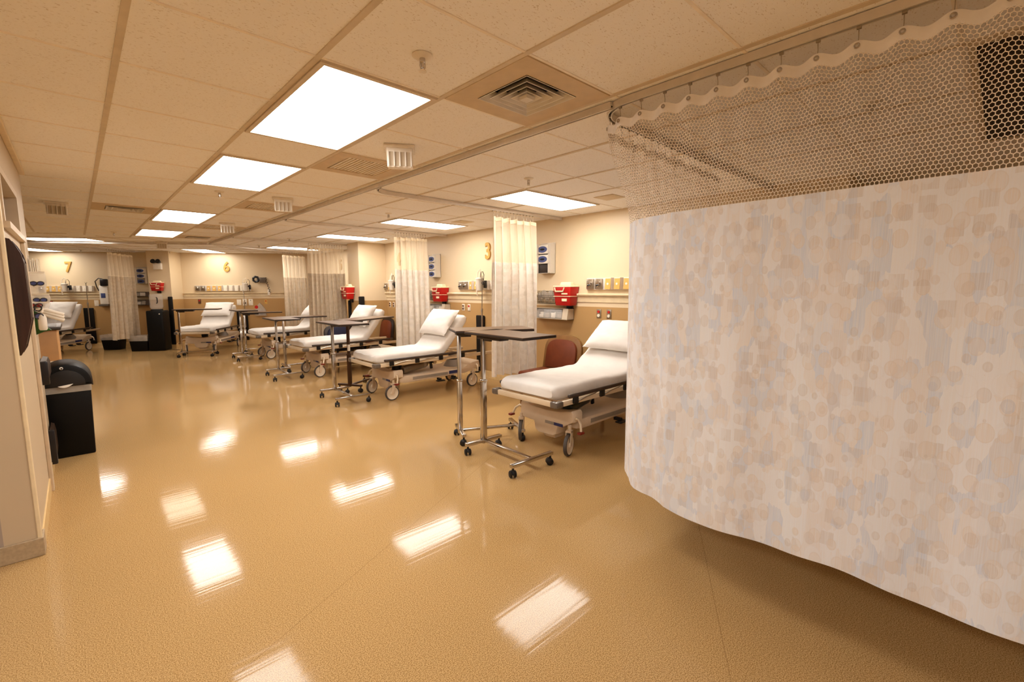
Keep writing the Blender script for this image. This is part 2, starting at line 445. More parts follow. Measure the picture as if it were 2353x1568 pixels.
CACHE = {}
def put(name, me, parent=None, loc=None, rotz=None):
    o = bpy.data.objects.new(name, me); COL.objects.link(o)
    if parent is not None: o.parent = parent
    if loc is not None: o.location = loc
    if rotz is not None: o.rotation_euler = (0, 0, rotz)
    return o
def part(parent, name, material, fn, key=None, label=None, smooth=True, loc=None, rot=None, angle=38):
    if key is None or key not in CACHE:
        mb = MB(); fn(mb); me = mb.mesh(name, material, smooth, angle)
        if key is not None: CACHE[key] = me
    else: me = CACHE[key]
    o = put(name, me, parent)
    if loc is not None: o.location = loc
    if rot is not None: o.rotation_euler = rot
    if label: o['label'] = label
    return o
def thing(name, label, cat, loc=(0, 0, 0), rotz=0, group=None):
    o = bpy.data.objects.new(name, None); COL.objects.link(o)
    o.empty_display_size = .1
    o.location = loc; o.rotation_euler = (0, 0, rotz)
    o['label'] = label; o['category'] = cat
    if group: o['group'] = group
    return o
def single(name, material, fn, label, cat, loc=(0, 0, 0), rotz=0, group=None, key=None, smooth=True):
    o = part(None, name, material, fn, key, None, smooth)
    o.location = loc; o.rotation_euler = (0, 0, rotz); o['label'] = label; o['category'] = cat
    if group: o['group'] = group
    return o
def struct(name, material, fn, smooth=False, parent=None, label=None, cat=None):
    mb = MB(); fn(mb); o = put(name, mb.mesh(name, material, smooth), parent)
    if parent is None:
        o['kind'] = 'structure'; o['category'] = cat or name.split('_')[0]; o['label'] = label or name
    return o
def copy_tree(o, parent=None):
    c = o.copy(); COL.objects.link(c)
    if parent is not None: c.parent = parent
    for ch in list(o.children): copy_tree(ch, c)
    return c
def again(proto, loc, rotz, label, group=None):
    c = copy_tree(proto); c.location = loc; c.rotation_euler = (0, 0, rotz); c['label'] = label
    if group: c['group'] = group
    return c

# ------------------------------------------------------------------ setting
struct('floor', FLOOR, lambda m: m.box(-7, 6.2, -3, 21, -.1, 0), label='glossy tan speckled sheet vinyl floor')
P_main = [(-7, -3), (6.2, -3), (6.2, 13.86), (4.6, 12.7), (2.1, 11.3), (2.1, 11.0), (-7, 11.0)]
P_rot = [(-7, 11.0), (2.1, 11.0), (2.1, 11.3), (4.6, 12.7), (6.2, 13.86), (6.2, 21), (-7, 21)]
def ceil_main(m):
    z0, z1 = HCEIL, HCEIL + .06
    c1, c2, c3, c4 = GX - U, GX, GX + U, GX + 2 * U
    m.box(-7, c1, -3, 11, z0, z1); m.box(c2, c3, -3, 11, z0, z1)
    def column(xa, xb, holes):
        y = -3
        for r in holes:
            ya, yb = GY + r * U, GY + (r + 1) * U
            m.box(xa, xb, y, ya, z0, z1); y = yb
            k = (U - .36) / 2
            m.box(xa, xa + k, ya, yb, z0, z1); m.box(xb - k, xb, ya, yb, z0, z1); m.box(xa + k, xb - k, ya, ya + k, z0, z1); m.box(xa + k, xb - k, yb - k, yb, z0, z1)
        m.box(xa, xb, y, 11, z0, z1)
    column(c1, c2, (8,)); column(c3, c4, (-1, 13))
    m.prism([(c4, -3), (6.2, -3), (6.2, 13.86), (4.6, 12.7), (2.1, 11.3), (2.1, 11.0), (c4, 11.0)], 'z', z0, z1)
struct('ceiling', TILE, ceil_main, label='acoustic tile ceiling over the corridor and main bays')
Minv = Matrix.Rotation(-ROT, 4, 'Z').inverted()
_m = MB(); _m.prism([tuple((Minv @ Vector((x, y, 0)))[:2]) for x, y in P_rot], 'z', HCEIL, HCEIL + .06)
_o = put('ceiling', _m.mesh('ceiling', TILE, False)); _o.rotation_euler = (0, 0, -ROT)
_o['kind'] = 'structure'; _o['category'] = 'ceiling'; _o['label'] = 'acoustic tile ceiling over the turned far bays'

def grid_main(m):
    w, z0, z1 = .0125, HCEIL - .005, HCEIL + .005
    for k in range(-7, 6):
        x = GX + k * U
        y1 = 11.0 if x < 2.1 else 11.3 + (x - 2.1) * .56
        m.box(x - w, x + w, -2.45, y1, z0, z1)
def joints_main(m):
    w, z0, z1 = .0065, HCEIL - .004, HCEIL + .005
    for r in range(-7, 18):
        y = GY + r * U
        x0 = -3.4 if y < 11.0 else 2.1 + max(0, (y - 11.3) / .56)
        if x0 < XW: m.box(x0, XW, y - w, y + w, z0, z1)
struct('trim_11', 'tile_edge', joints_main, label='pale cross joints of the ceiling tiles', cat='trim')
struct('trim_1', 'grid_metal', grid_main, label='beige ceiling grid bars over the main bays', cat='trim')
def grid_far(m):
    w, z0, z1 = .0125, HCEIL - .005, HCEIL + .005
    def inside(p): return p.y > 11.02 and (p.x < 2.1 or p.y > 11.3 + (p.x - 2.1) * .56) and p.x < XW
    Mr = Matrix.Rotation(-ROT, 4, 'Z')
    def run(fn, rot_a, lo, hi, dz):
        t, start = lo, None
        while t <= hi:
            i = inside(fn(t))
            if i and start is None: start = t
            if (not i or t + .1 > hi) and start is not None:
                c = fn((start + t) / 2)
                M = Matrix.Translation((c.x, c.y, 0)) @ Matrix.Rotation(rot_a, 4, 'Z')
                m.box(-(t - start) / 2, (t - start) / 2, -w * (1 if dz == 0 else .6), w * (1 if dz == 0 else .6), z0 - dz, z1, M=M); start = None
            t += .1
    ang_a = math.atan2(AV.y, AV.x); ang_b = math.atan2(BV.y, BV.x)
    for k in range(-13, 5): run(lambda t, k=k: AV * t + BV * (-5.74 + k * U), ang_a, 8, DW, 0)
    for k in range(-6, 3): run(lambda t, k=k: AV * (12.25 + k * U) + BV * t, ang_b, -14, -1, .0008)
struct('trim_2', 'grid_metal', grid_far, label='beige ceiling grid bars over the turned far bays', cat='trim')

# head wall of bays 1 to 5, pier, far wall
struct('wall_right', WALL2, lambda m: m.box(XW, XW + .12, .975, 13.2, 0, HCEIL), label='cream and tan head wall of the near bays')
struct('wall_recess', WALL2, lambda m: (m.box(5.75, 5.87, -2.6, .97, 0, HCEIL), m.box(XW + .12, 5.87, .97, 1.09, 0, HCEIL)), label='unlit recessed wall beyond the first bay')
struct('wall_pier', WALL2, lambda m: m.box(4.29, XW, 9.14, 9.66, 0, HCEIL, .004), label='square wall pier between bays four and five')
def far_wall(m, a0, a1, b0, b1):
    p = [ab(a0, b0), ab(a0, b1), ab(a1, b1), ab(a1, b0)]
    m.prism(p, 'z', 0, HCEIL)
struct('wall_far', WALL2, lambda m: far_wall(m, DW, DW + .12, -15, -2.9), label='cream and tan head wall of bays six and seven')
struct('wall_far_pier', WALL2, lambda m: far_wall(m, 13.0, DW, -6.83, -6.33), label='square wall pier between bays six and seven')
# left side
XL = -.25
def left_wall(m):
    m.box(XL - .14, XL, 3.6, 3.67, 0, HCEIL)
    m.box(XL - .14, XL, 3.67, 4.72, 0, 1.84); m.box(XL - .14, XL, 3.67, 4.72, 2.15, HCEIL)
    m.box(XL - .14, XL, 4.72, 5.5, 0, HCEIL)
struct('wall_left', WALL1, left_wall, label='cream side wall with a high window, left')
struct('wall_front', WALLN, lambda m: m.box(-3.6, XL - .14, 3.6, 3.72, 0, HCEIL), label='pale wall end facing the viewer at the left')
struct('wall_station', WALL1, lambda m: m.box(-7, XL - .14, 5.4, 5.5, 0, HCEIL), label='cream wall turning away behind the side wall')
struct('wall_west', WALL1, lambda m: m.box(-7, -6.9, 5.5, 21, 0, HCEIL), label='cream wall at the far left end')
struct('wall_back', WALL1, lambda m: m.box(-3.7, 5.87, -2.72, -2.6, 0, HCEIL), label='cream wall behind the viewer')
struct('wall_corridor', WALL1, lambda m: m.box(-3.7, -3.6, -2.6, 3.72, 0, HCEIL), label='cream corridor wall left of the viewer')
# high window
w1 = struct('window_1', 'jamb_paint', lambda m: (m.box(XL - .13, XL + .012, 3.67, 3.71, 1.84, 2.15), m.box(XL - .13, XL + .012, 4.68, 4.72, 1.84, 2.15),
     m.box(XL - .13, XL + .012, 3.71, 4.68, 2.11, 2.15), m.box(XL - .13, XL + .03, 3.66, 4.73, 1.815, 1.85), m.box(XL - .1, XL - .05, 4.18, 4.21, 1.85, 2.11)), label='shallow high window in the left side wall')
struct('window_pane', 'glass_pane', lambda m: m.box(XL - .085, XL - .078, 3.71, 4.68, 1.85, 2.11), parent=w1)
struct('trim_3', 'jamb_paint', lambda m: (m.box(XL, XL + .022, 4.72, 4.80, 0, 1.815, .004), m.box(XL, XL + .012, 4.80, 4.88, 0, 1.815, .003)), label='painted vertical trim board on the left side wall', cat='trim')
struct('trim_4', 'cream_trim', lambda m: m.box(XL, XL + .03, 2.9 + .7, 5.52, HCEIL - .03, HCEIL - .002, .003), label='ceiling edge trim along the left side wall', cat='trim')
struct('trim_5', 'cream_trim', lambda m: m.box(XL - .012, XL + .006, 3.594, 3.63, .1, 2.4, .004), label='cream corner guard on the left wall end', cat='trim')
# baseboards
struct('baseboard_front', 'base_vinyl', lambda m: (m.box(-3.6, XL + .006, 3.586, 3.6, 0, .105, .004), m.box(XL, XL + .012, 3.586, 3.72, 0, .105, .004)), label='grey brown cove base on the left wall end')
struct('baseboard_left', 'base_cream', lambda m: m.box(XL, XL + .008, 3.72, 5.5, 0, .1), label='cove base on the left side wall')
struct('baseboard_right', 'base_cream', lambda m: (m.box(XW - .01, XW, .97, 9.14, 0, .12), m.box(4.28, XW, 9.13, 9.14, 0, .12), m.box(4.28, 4.29, 9.13, 9.66, 0, .12), m.box(XW - .01, XW, 9.66, 13.0, 0, .12)), label='glossy cream cove base of the near bays')
def far_base(m):
    for a0, a1, b0, b1 in ((DW - .012, DW, -15, -6.83), (12.988, 13.0, -6.84, -6.32), (12.99, DW, -6.33, -6.318), (DW - .012, DW, -6.318, -2.95)):
        m.prism([ab(a0, b0), ab(a0, b1), ab(a1, b1), ab(a1, b0)], 'z', 0, .13)
struct('baseboard_far', 'base_cream', far_base, label='glossy cream cove base of the far bays')
# wall ledges (bed level rails of the head walls)
def ledge(m, y0, y1):
    m.prism([(XW, 1.30), (XW - .012, 1.30), (XW - .016, 1.375), (XW - .045, 1.385), (XW - .05, 1.40), (XW - .045, 1.412), (XW, 1.415)], 'y', y0, y1)
struct('trim_6', 'cream_trim', lambda m: ledge(m, 1.2, 4.0), label='cream ledge moulding on the bay two head wall', cat='trim')
struct('trim_7', 'cream_trim', lambda m: ledge(m, 4.45, 7.0), label='cream ledge moulding on the bay three head wall', cat='trim')
struct('trim_8', 'cream_trim', lambda m: ledge(m, 7.5, 9.14), label='cream ledge moulding on the bay four head wall', cat='trim')
def far_ledge(m, b0, b1):
    for d, z0, z1 in ((.014, 1.30, 1.38), (.048, 1.38, 1.405)):
        m.prism([ab(DW - d, b0), ab(DW - d, b1), ab(DW, b1), ab(DW, b0)], 'z', z0, z1)
struct('trim_9', 'cream_trim', lambda m: far_ledge(m, -6.31, -3.2), label='cream ledge moulding on the bay six head wall', cat='trim')
struct('trim_10', 'cream_trim', lambda m: far_ledge(m, -10.5, -8.0), label='cream ledge moulding on the bay seven head wall', cat='trim')

# ------------------------------------------------------------------ camera
cam_d = bpy.data.cameras.new('camera'); cam = bpy.data.objects.new('camera', cam_d); COL.objects.link(cam)
yaw, pitch, roll = .7560, -.1137, -.0039
fw = Vector((math.sin(yaw) * math.cos(pitch), math.cos(yaw) * math.cos(pitch), math.sin(pitch)))
r0 = Vector((math.cos(yaw), -math.sin(yaw), 0)); u0 = r0.cross(fw)
rr = math.cos(roll) * r0 + math.sin(roll) * u0; uu = -math.sin(roll) * r0 + math.cos(roll) * u0
Mc = Matrix((rr, uu, -fw)).transposed().to_4x4(); Mc.translation = Vector((0, 0, 1.4824))
cam.matrix_world = Mc
cam_d.sensor_width = 36; cam_d.lens = 1058.68 / 2353 * 36; cam_d.clip_start = .05
scene.camera = cam

# ------------------------------------------------------------------ ceiling fittings
def make_light(nx, ny, label, em, group, loc, rotz=0):
    """lay-in panel of nx by ny tiles"""
    W, H = nx * U / 2 - .014, ny * U / 2 - .014
    t = thing('ceiling_light', label, 'ceiling light', loc, rotz, group)
    def fr(m):
        b = .024
        m.box(-W, W, -H, -H + b, -.012, .02); m.box(-W, W, H - b, H, -.012, .02)
        m.box(-W, -W + b, -H + b, H - b, -.012, .02); m.box(W - b, W, -H + b, H - b, -.012, .02)
    part(t, 'frame', 'grid_metal', fr, key=('lf', nx, ny), smooth=False)
    part(t, 'diffuser', em, lambda m: m.box(-W + .024, W - .024, -H + .024, H - .024, -.006, .012), key=('ld', nx, ny, em.name), smooth=False)
    return t
def tile(L0, L1, r0_, r1_): return (GX + ((L0 + L1) / 2 - 2) * U, GY + (r0_ + r1_) / 2 * U, HCEIL)
gC, gB, gF = 'lit panels over the corridor', 'lit panels over the near bays', 'lit panels over the far bays'
make_light(1, 2, 'largest bright ceiling panel, the corridor one beside the square air vent', LEMIT, gC, tile(2, 3, 0, 2))
make_light(1, 2, 'bright corridor ceiling panel, second from the viewer', LEMIT, gC, tile(2, 3, 3, 5))
make_light(1, 2, 'bright corridor ceiling panel, third from the viewer', LEMIT, gC, tile(2, 3, 8, 10))
make_light(1, 2, 'dimmest lit corridor panel, fourth from the viewer', LDIM, gC, (1.117, 9.93, HCEIL))
make_light(2, 1, 'bright panel over bay two, above the bed beside the red chair', LEMIT, gB, tile(6, 8, 2, 3))
make_light(2, 1, 'bright panel over the bay with the number 3', LEMIT, gB, tile(6, 8, 6, 7))
make_light(2, 1, 'bright panel over bay four, before the square pier', LEMIT, gB, tile(6, 8, 10, 11))
make_light(2, 1, 'bright panel over bay five, partly behind its curtain', LEMIT, gB, tile(6, 8, 15, 16))
ROTZ = math.atan2(AV.y, AV.x)
p = ab(12.83, -5.43); make_light(2, 1, 'bright panel over bay six, above the number 6', LFAR, gF, (p[0], p[1], HCEIL), ROTZ)
p = ab(10.22, -6.78); make_light(1, 2, 'long bright panel before the bay seven curtain rail', LEMIT, gF, (p[0], p[1], HCEIL), ROTZ)
p = ab(12.8, -9.1); make_light(2, 1, 'bright panel over bay seven, above the number 7', LFAR, gF, (p[0], p[1], HCEIL), ROTZ)
LFILL = emis_mat('fill_diffuser', (1.0, .99, .98), 13.5)  # added fill: unseen panels that brighten the near curtain from the front
gL = 'added fill panels left of and behind the viewer'
make_light(1, 2, 'added fill panel on the ceiling left of the viewer, out of view', LFILL, gL, tile(-2, -1, -4, -2))
make_light(1, 2, 'added fill panel on the ceiling behind and left of the viewer, out of view', LFILL, gL, tile(-2, -1, -7, -5))
t = thing('dark_ceiling_panel', 'dark ceiling panel behind the near curtain netting', 'ceiling light', (3.25 + .3, -.115, HCEIL))  # plain dark panel in a metal frame
part(t, 'frame', 'grid_metal', lambda m: (m.box(-.9, .9, -.29, -.266, -.012, .02), m.box(-.9, .9, .266, .29, -.012, .02), m.box(-.9, -.876, -.266, .266, -.012, .02), m.box(.876, .9, -.266, .266, -.012, .02)))
part(t, 'diffuser', 'dark_panel', lambda m: m.box(-.876, .876, -.266, .266, -.006, .012))

# air vents
def ring_sq(m, r0_, r1_, z0, z1, th=.006):
    """sloping square louvre ring from half-size r0 (low) to r1 (high)"""
    for k in range(4):
        M = Matrix.Rotation(k * PI / 2, 4, 'Z')
        co = [(-r0_, -r0_, z0), (r0_, -r0_, z0), (r1_, -r1_, z1), (-r1_, -r1_, z1), (-r0_ + th, -r0_ + th, z0), (r0_ - th, -r0_ + th, z0), (r1_ - th, -r1_ + th, z1), (-r1_ + th, -r1_ + th, z1)]
        v = [m.bm.verts.new(M @ Vector(c)) for c in co]
        for f in ((0, 1, 2, 3), (7, 6, 5, 4), (0, 4, 5, 1), (3, 2, 6, 7)): m.bm.faces.new([v[i] for i in f])
def sq_frame(m, o, i, z0, z1):
    m.box(-o, o, -o, -i, z0, z1); m.box(-o, o, i, o, z0, z1); m.box(-o, -i, -i, i, z0, z1); m.box(i, o, -i, i, z0, z1)
t = thing('air_vent', 'square stepped air vent nearest the viewer, with black gaps', 'air vent', (GX + 1.5 * U, GY - .5 * U, HCEIL), 0, 'ceiling air vents')
part(t, 'face_plate', 'vent_paint', lambda m: sq_frame(m, .293, .175, -.007, .02))
part(t, 'duct', 'duct_black', lambda m: m.box(-.178, .178, -.178, .178, .058, .09))
for k, rr_ in enumerate((.172, .132, .094, .056)):
    part(t, 'louvre', 'vent_silver', lambda m, rr_=rr_: ring_sq(m, rr_ + .002, rr_ - .038, -.010, .030, .005), smooth=False)
part(t, 'center_cone', 'vent_silver', lambda m: m.frustum(-.026, .026, -.026, .026, -.02, -.006, .004, .004))
def flat_vent(label, loc, rotz=0, proto=[None]):
    if proto[0] is None:
        t = thing('air_vent', label, 'air vent', loc, rotz, 'ceiling air vents')
        part(t, 'face_plate', 'vent_paint', lambda m: sq_frame(m, .293, .2, -.006, .02), smooth=False)
        part(t, 'duct', 'vent_paint', lambda m: m.box(-.2, .2, -.2, .2, .006, .02), smooth=False)
        def slats(m):
            for k in range(14):
                x = -.19 + k * .028
                m.prism([(x, -.006), (x + .022, .004), (x + .022, .007), (x, -.002)], 'y', -.2 , .2 - max(0, (k - 2) * .0))
        part(t, 'louvre', 'vent_paint', slats, smooth=False)
        part(t, 'slot', 'duct_black', lambda m: m.box(-.2, -.192, -.05, .2, -.001, .0065), smooth=False)
        proto[0] = t
        return t
    return again(proto[0], loc, rotz, label)
flat_vent('flat louvred vent behind the largest white ceiling box', (GX + 1.5 * U, GY + 2.5 * U, HCEIL))
flat_vent('flat louvred vent beside the second white ceiling box', (GX + 1.5 * U, GY + 6.5 * U, HCEIL))
flat_vent('flat louvred vent beside the third white ceiling box', (GX + 1.5 * U, GY + 10.5 * U, HCEIL))
def slot_vent(label, loc, rotz, proto=[None]):
    if proto[0] is None:
        t = thing('air_vent', label, 'air vent', loc, rotz, 'ceiling air vents')
        part(t, 'face_plate', 'vent_paint', lambda m: sq_frame(m, .293, .175, -.007, .02), smooth=False)
        part(t, 'duct', 'duct_black', lambda m: m.box(-.178, .178, -.178, .178, .058, .09), smooth=False)
        for rr_ in (.17, .12, .07): part(t, 'louvre', 'vent_silver', lambda m, rr_=rr_: ring_sq(m, rr_, rr_ - .034, -.015, .02, .005), smooth=False)
        proto[0] = t; return t
    return again(proto[0], loc, rotz, label)
slot_vent('stepped air vent left of the third corridor panel', (GX - .5 * U, GY + 8.5 * U, HCEIL), 0)
slot_vent('stepped air vent beyond the dim corridor panel', (GX + 1.5 * U, GY + 13.5 * U, HCEIL), 0)

def make_call_box(label, loc, rotz=0, proto=[None]):
    if proto[0] is None:
        t = thing('ceiling_box', label, 'ceiling box', loc, rotz, 'white louvred ceiling boxes')
        part(t, 'housing', 'white_enamel', lambda m: (m.prism([(-.075, 0), (.075, 0), (.062, -.13), (-.02, -.135), (-.058, -.04)], 'x', -.085, .085, .004)))
        part(t, 'mounting_plate', 'white_enamel', lambda m: m.box(-.1, .1, -.09, .09, -.022, -.001, .004))
        part(t, 'grille_back', 'organiser_grey', lambda m: m.prism([(-.0585, -.045), (-.024, -.128), (-.0225, -.127), (-.057, -.0444)], 'x', -.074, .074))
        for k in range(5):
            x = -.074 + k * .037
            part(t, 'fin', 'vent_silver', lambda m: m.prism([(-.074, -.045), (-.05, -.135), (-.022, -.13), (-.057, -.044)], 'x', -.004, .004), key='fin', loc=(x, 0, 0), smooth=False)
        proto[0] = t; return t
    return again(proto[0], loc, rotz, label)
make_call_box('largest white louvred box on the ceiling, before the long curtain rail', (1.69, 2.90, HCEIL), R(-32))
make_call_box('second white louvred ceiling box along the corridor', (1.69, 5.33, HCEIL), R(-20))
make_call_box('third white louvred ceiling box, before the dim panel', (1.70, 7.85, HCEIL), R(-15))
make_call_box('white louvred ceiling box alone at the left of the ceiling', (-.07, 7.22, HCEIL), R(0))
make_call_box('farthest white louvred ceiling box, before bay six', (1.35, 11.68, HCEIL), R(-8))

def make_sprinkler(label, loc, proto=[None]):
    if proto[0] is None:
        t = thing('sprinkler', label, 'sprinkler', loc, 0, 'ceiling sprinkler heads')
        part(t, 'escutcheon', 'white_enamel', lambda m: m.lathe([(0, -.001), (.042, -.001), (.043, -.005), (.032, -.012), (.018, -.014), (0, -.014)], 24))
        part(t, 'body', 'chrome', lambda m: m.lathe([(0, -.01), (.012, -.012), (.013, -.03), (.008, -.034), (.007, -.05), (0, -.05)], 14))
        part(t, 'frame_arm', 'chrome', lambda m: (m.tube([(.011, 0, -.028), (.013, 0, -.045), (.004, 0, -.062)], .0028, 6), m.tube([(-.011, 0, -.028), (-.013, 0, -.045), (-.004, 0, -.062)], .0028, 6)))
        part(t, 'deflector', 'white_enamel', lambda m: m.lathe([(0, -.061), (.016, -.062), (.017, -.066), (0, -.067)], 16))
        proto[0] = t; return t
    return again(proto[0], loc, 0, label)
for lab, loc in (('largest sprinkler head, on the tile beside the biggest bright panel', (1.12, 1.72)), ('sprinkler head before the bright panel of bay two', (2.97, 2.93)),
                 ('sprinkler head between the second and third corridor panels', (1.11, 5.35)), ('sprinkler head before the panel of the number 3 bay', (2.98, 5.44)),
                 ('sprinkler head on the ceiling before bay five', (3.03, 9.34)), ('sprinkler head left of the dim corridor panel', (.55, 10.19)),
                 ('sprinkler head before the bay five panel', (2.98, 11.13)), ('sprinkler head behind the near curtain netting', (3.1, .55)),
                 ('sprinkler head over bay seven', (.18, 15.0)), ('sprinkler head near the pier lamp', (1.8, 14.4))):
    make_sprinkler(lab, (loc[0], loc[1], HCEIL))
for lab, loc in (('flat beige access plate beside the bay two panel', (4.2, 2.94)), ('flat beige access plate beside the number 3 bay panel', (4.15, 5.43))):
    single('access_plate', 'vent_paint', lambda m: m.box(-.12, .12, -.12, .12, -.006, .004, .002), lab, 'ceiling plate', (loc[0], loc[1], HCEIL), 0, 'flat ceiling plates', key='accp')

# ------------------------------------------------------------------ curtain tracks
def sweep(m, pts, w, z0, z1):
    pts = [Vector(p) for p in pts]; rings = []
    for i, p in enumerate(pts):
        a = pts[max(0, i - 1)]; b = pts[min(len(pts) - 1, i + 1)]; t = (b - a).normalized(); n = Vector((-t.y, t.x))
        q = [p - n * w / 2, p + n * w / 2]
        rings.append([m.bm.verts.new((q[0].x, q[0].y, z0)), m.bm.verts.new((q[1].x, q[1].y, z0)), m.bm.verts.new((q[1].x, q[1].y, z1)), m.bm.verts.new((q[0].x, q[0].y, z1))])
    for A, B in zip(rings, rings[1:]):
        for k in range(4): m.bm.faces.new((A[k], A[(k + 1) % 4], B[(k + 1) % 4], B[k]))
    m.bm.faces.new(rings[0][::-1]); m.bm.faces.new(rings[-1])
def arc(cx, cy, r, a0, a1, n=10): return [(cx + r * math.cos(R(a0 + (a1 - a0) * k / n)), cy + r * math.sin(R(a0 + (a1 - a0) * k / n))) for k in range(n + 1)]
ZT0, ZT1 = HCEIL - .05, HCEIL - .005
def track(label, pts, loc0):
    t = thing('curtain_track', label, 'curtain track', (loc0[0], loc0[1], HCEIL), 0, 'curtain tracks on the ceiling')
    loc = Vector(loc0)
    P = [Vector(p) - loc for p in pts]
    def rail(m):
        sweep(m, P, .026, -.024, -.0055)
        for s in (-1, 1):
            Q = []
            for i, p in enumerate(P):
                a = P[max(0, i - 1)]; b = P[min(len(P) - 1, i + 1)]; tt = (b - a).normalized(); Q.append(p + Vector((-tt.y, tt.x)) * s * .0095)
            sweep(m, Q, .007, -.04, -.024)
    part(t, 'rail', 'aluminium', rail, angle=50)
    part(t, 'groove', 'duct_black', lambda m: sweep(m, P, .012, -.03, -.0238))
    return t
TX = 2.09
NEAR = [(TX + .02, -2.55), (TX, 0.0), (TX, 1.36)] + [(TX + .2 + .2 * math.cos(R(180 - 90 * k / 10)), 1.37 + .2 * math.sin(R(180 - 90 * k / 10))) for k in range(11)] + [(2.6, 1.575), (4.89, 1.585)]
track('nearest ceiling curtain track, curved, carrying the big patterned curtain', NEAR, (TX, 1.0))
track('long straight ceiling track along the corridor edge of the bays', [(TX, 1.46), (TX, 4), (TX, 8), (TX, 11.25)], (TX, 6))
def branch(y0, y1, xe): return [(TX + .252 + .22 * math.cos(R(180 - 86 * k / 10)), y0 - .1 + .22 * math.sin(R(180 - 86 * k / 10))) for k in range(11)] + [(xe, y1)]
track('curved curtain track between bay two and the number 3 bay', branch(4.1, 4.2, 4.89), (TX, 4.1))
track('curved curtain track between the number 3 bay and bay four', branch(6.72, 6.88, 4.89), (TX, 6.72))
track('curved curtain track ending behind the square pier', branch(9.55, 9.75, 4.89), (TX, 9.55))
track('slanting curtain track between bays five and six', [(2.125, 11.31), (2.3, 11.42), (4.5, 12.63), (4.72, 12.75)], (TX, 11.3))
q0 = Vector((TX, 11.29)); track('far cross track before bays six and seven', [tuple(q0 - BV * .035), tuple(q0 - BV * 4), tuple(q0 - BV * 7.5)], (TX, 11.29))
track('curtain track between bays six and seven', [(-.08, 12.75), (.41, 13.57), (1.16, 14.86)], (-.08, 12.75))

# ------------------------------------------------------------------ curtains
def polyline(pts):
    pts = [Vector(p) for p in pts]; L = [0]
    for a, b in zip(pts, pts[1:]): L.append(L[-1] + (b - a).length)
    def at(s):
        s = max(0, min(L[-1], s))
        for i in range(len(pts) - 1):
            if s <= L[i + 1] + 1e-9:
                f = (s - L[i]) / max(1e-9, L[i + 1] - L[i]); p = pts[i].lerp(pts[i + 1], f); t = (pts[i + 1] - pts[i]).normalized()
                return p, Vector((-t.y, t.x))
        return pts[-1], Vector((0, 1))
    return at, L[-1]

def hook_mesh(m):
    m.tube([(0, 0, .0), (0, .003, -.012), (0, -.003, -.03), (0, 0, -.062)], .0016, 6)
    m.box(-.007, .007, -.005, .005, -.004, .006)
def eyelet_mesh(m):
    m.tube([(0.0075 * math.cos(2 * PI * k / 12), 0, .0075 * math.sin(2 * PI * k / 12)) for k in range(12)], .0026, 6, True)

# --- the big near curtain, hung on the nearest track and turned round its corner
t = thing('privacy_curtain', 'huge patterned curtain with hexagon netting, nearest the viewer', 'curtain', (TX, 1.0, 0))
top_pts = [(x - TX, y - 1.0) for x, y in ([(TX + .005, -.62), (TX, .2), (TX, 1.36)] + NEAR[3:14] + [(2.6, 1.575), (3.72, 1.582)])]
low_pts = [(x - TX, y - 1.0) for x, y in ([(TX + .03, -.62), (TX - .005, .2), (TX + .02, 1.12)] + [(TX + .05 + .36 * (1 - math.cos(R(90 * k / 10))), 1.14 + .40 * math.sin(R(90 * k / 10))) for k in range(1, 11)] + [(2.85, 1.55), (3.72, 1.575)])]
at_top, LT = polyline(top_pts); at_low, LL = polyline(low_pts)
# arc length on the track of each hook
hooks = []
sp = .1235; s0 = .055
sv = s0
while sv < LT - .02:
    hooks.append(sv); sv += sp if sv < 2.22 else .085
def near_pt(sn, z):
    """sn in 0..1 along cloth, z height"""
    s = sn * LT
    f = min(1, max(0, (2.32 - z) / .5)); f = f * f * (3 - 2 * f)
    pt, nt_ = at_top(s); pl, nl = at_low(sn * LL)
    p = pt.lerp(pl, f); n = nt_.lerp(nl, f)
    k = (s - s0) / sp
    amp_top = .009 * (1 - f)
    w = math.cos(2 * PI * k) * amp_top
    drop = max(0, (1.9 - z) / 1.5)
    far = max(0, min(1, (s - 2.35) / .2))
    w += (.005 + .016 * drop) * f * (math.sin(s * 13.1 + .6) * .5 + math.sin(s * 21.7 + 1.3) * .22 + math.sin(s * 5.3) * .5)
    w += far * .03 * math.sin(s * 48) * (.5 + .5 * f)
    q = p + n * w
    return Vector((q.x, q.y, z))
def sag(s):
    k = ((s - s0) / sp) % 1.0 if s < 2.22 else ((s - 2.22) / .085) % 1
    return (.5 - .5 * math.cos(2 * PI * k)) * .016
NU = 520
def zt(sn, v): return 2.345 - sag(sn * LT) - v * .036
part(t, 'header_band', 'curtain_header', lambda m: m.grid(lambda u, v: near_pt(u, 2.347 - v * .042) - Vector((0, 0, sag(u * LT))), NU, 3))
def net_uv(u, v): return (u * LT * 1.12, 2.31 - v * .465)
part(t, 'net_panel', NET, lambda m: m.grid(lambda u, v: near_pt(u, 2.311 - v * (.471)) - Vector((0, 0, sag(u * LT) * (1 - v) ** 2)), NU, 16, net_uv), key=None)
def hem(u): s = u * LT; return .365 + .012 * math.sin(s * 6.1 + 1) + .006 * math.sin(s * 14)
def fab_z(u, v): return 1.842 + (hem(u) - 1.842) * v
part(t, 'fabric_panel', CUR, lambda m: m.grid(lambda u, v: near_pt(u, fab_z(u, v)), NU, 24, lambda u, v: (u * LT * 1.4, fab_z(u, v))))
for s in hooks:
    p, n = at_top(s); a = math.atan2(n.y, n.x) - PI / 2
    h = part(t, 'hook', 'dull_chrome', hook_mesh, key='hook', loc=(p.x, p.y, 2.393), rot=(0, 0, a))
    part(h, 'eyelet', 'dull_chrome', eyelet_mesh, key='eyelet', loc=(0, .014, -.064))

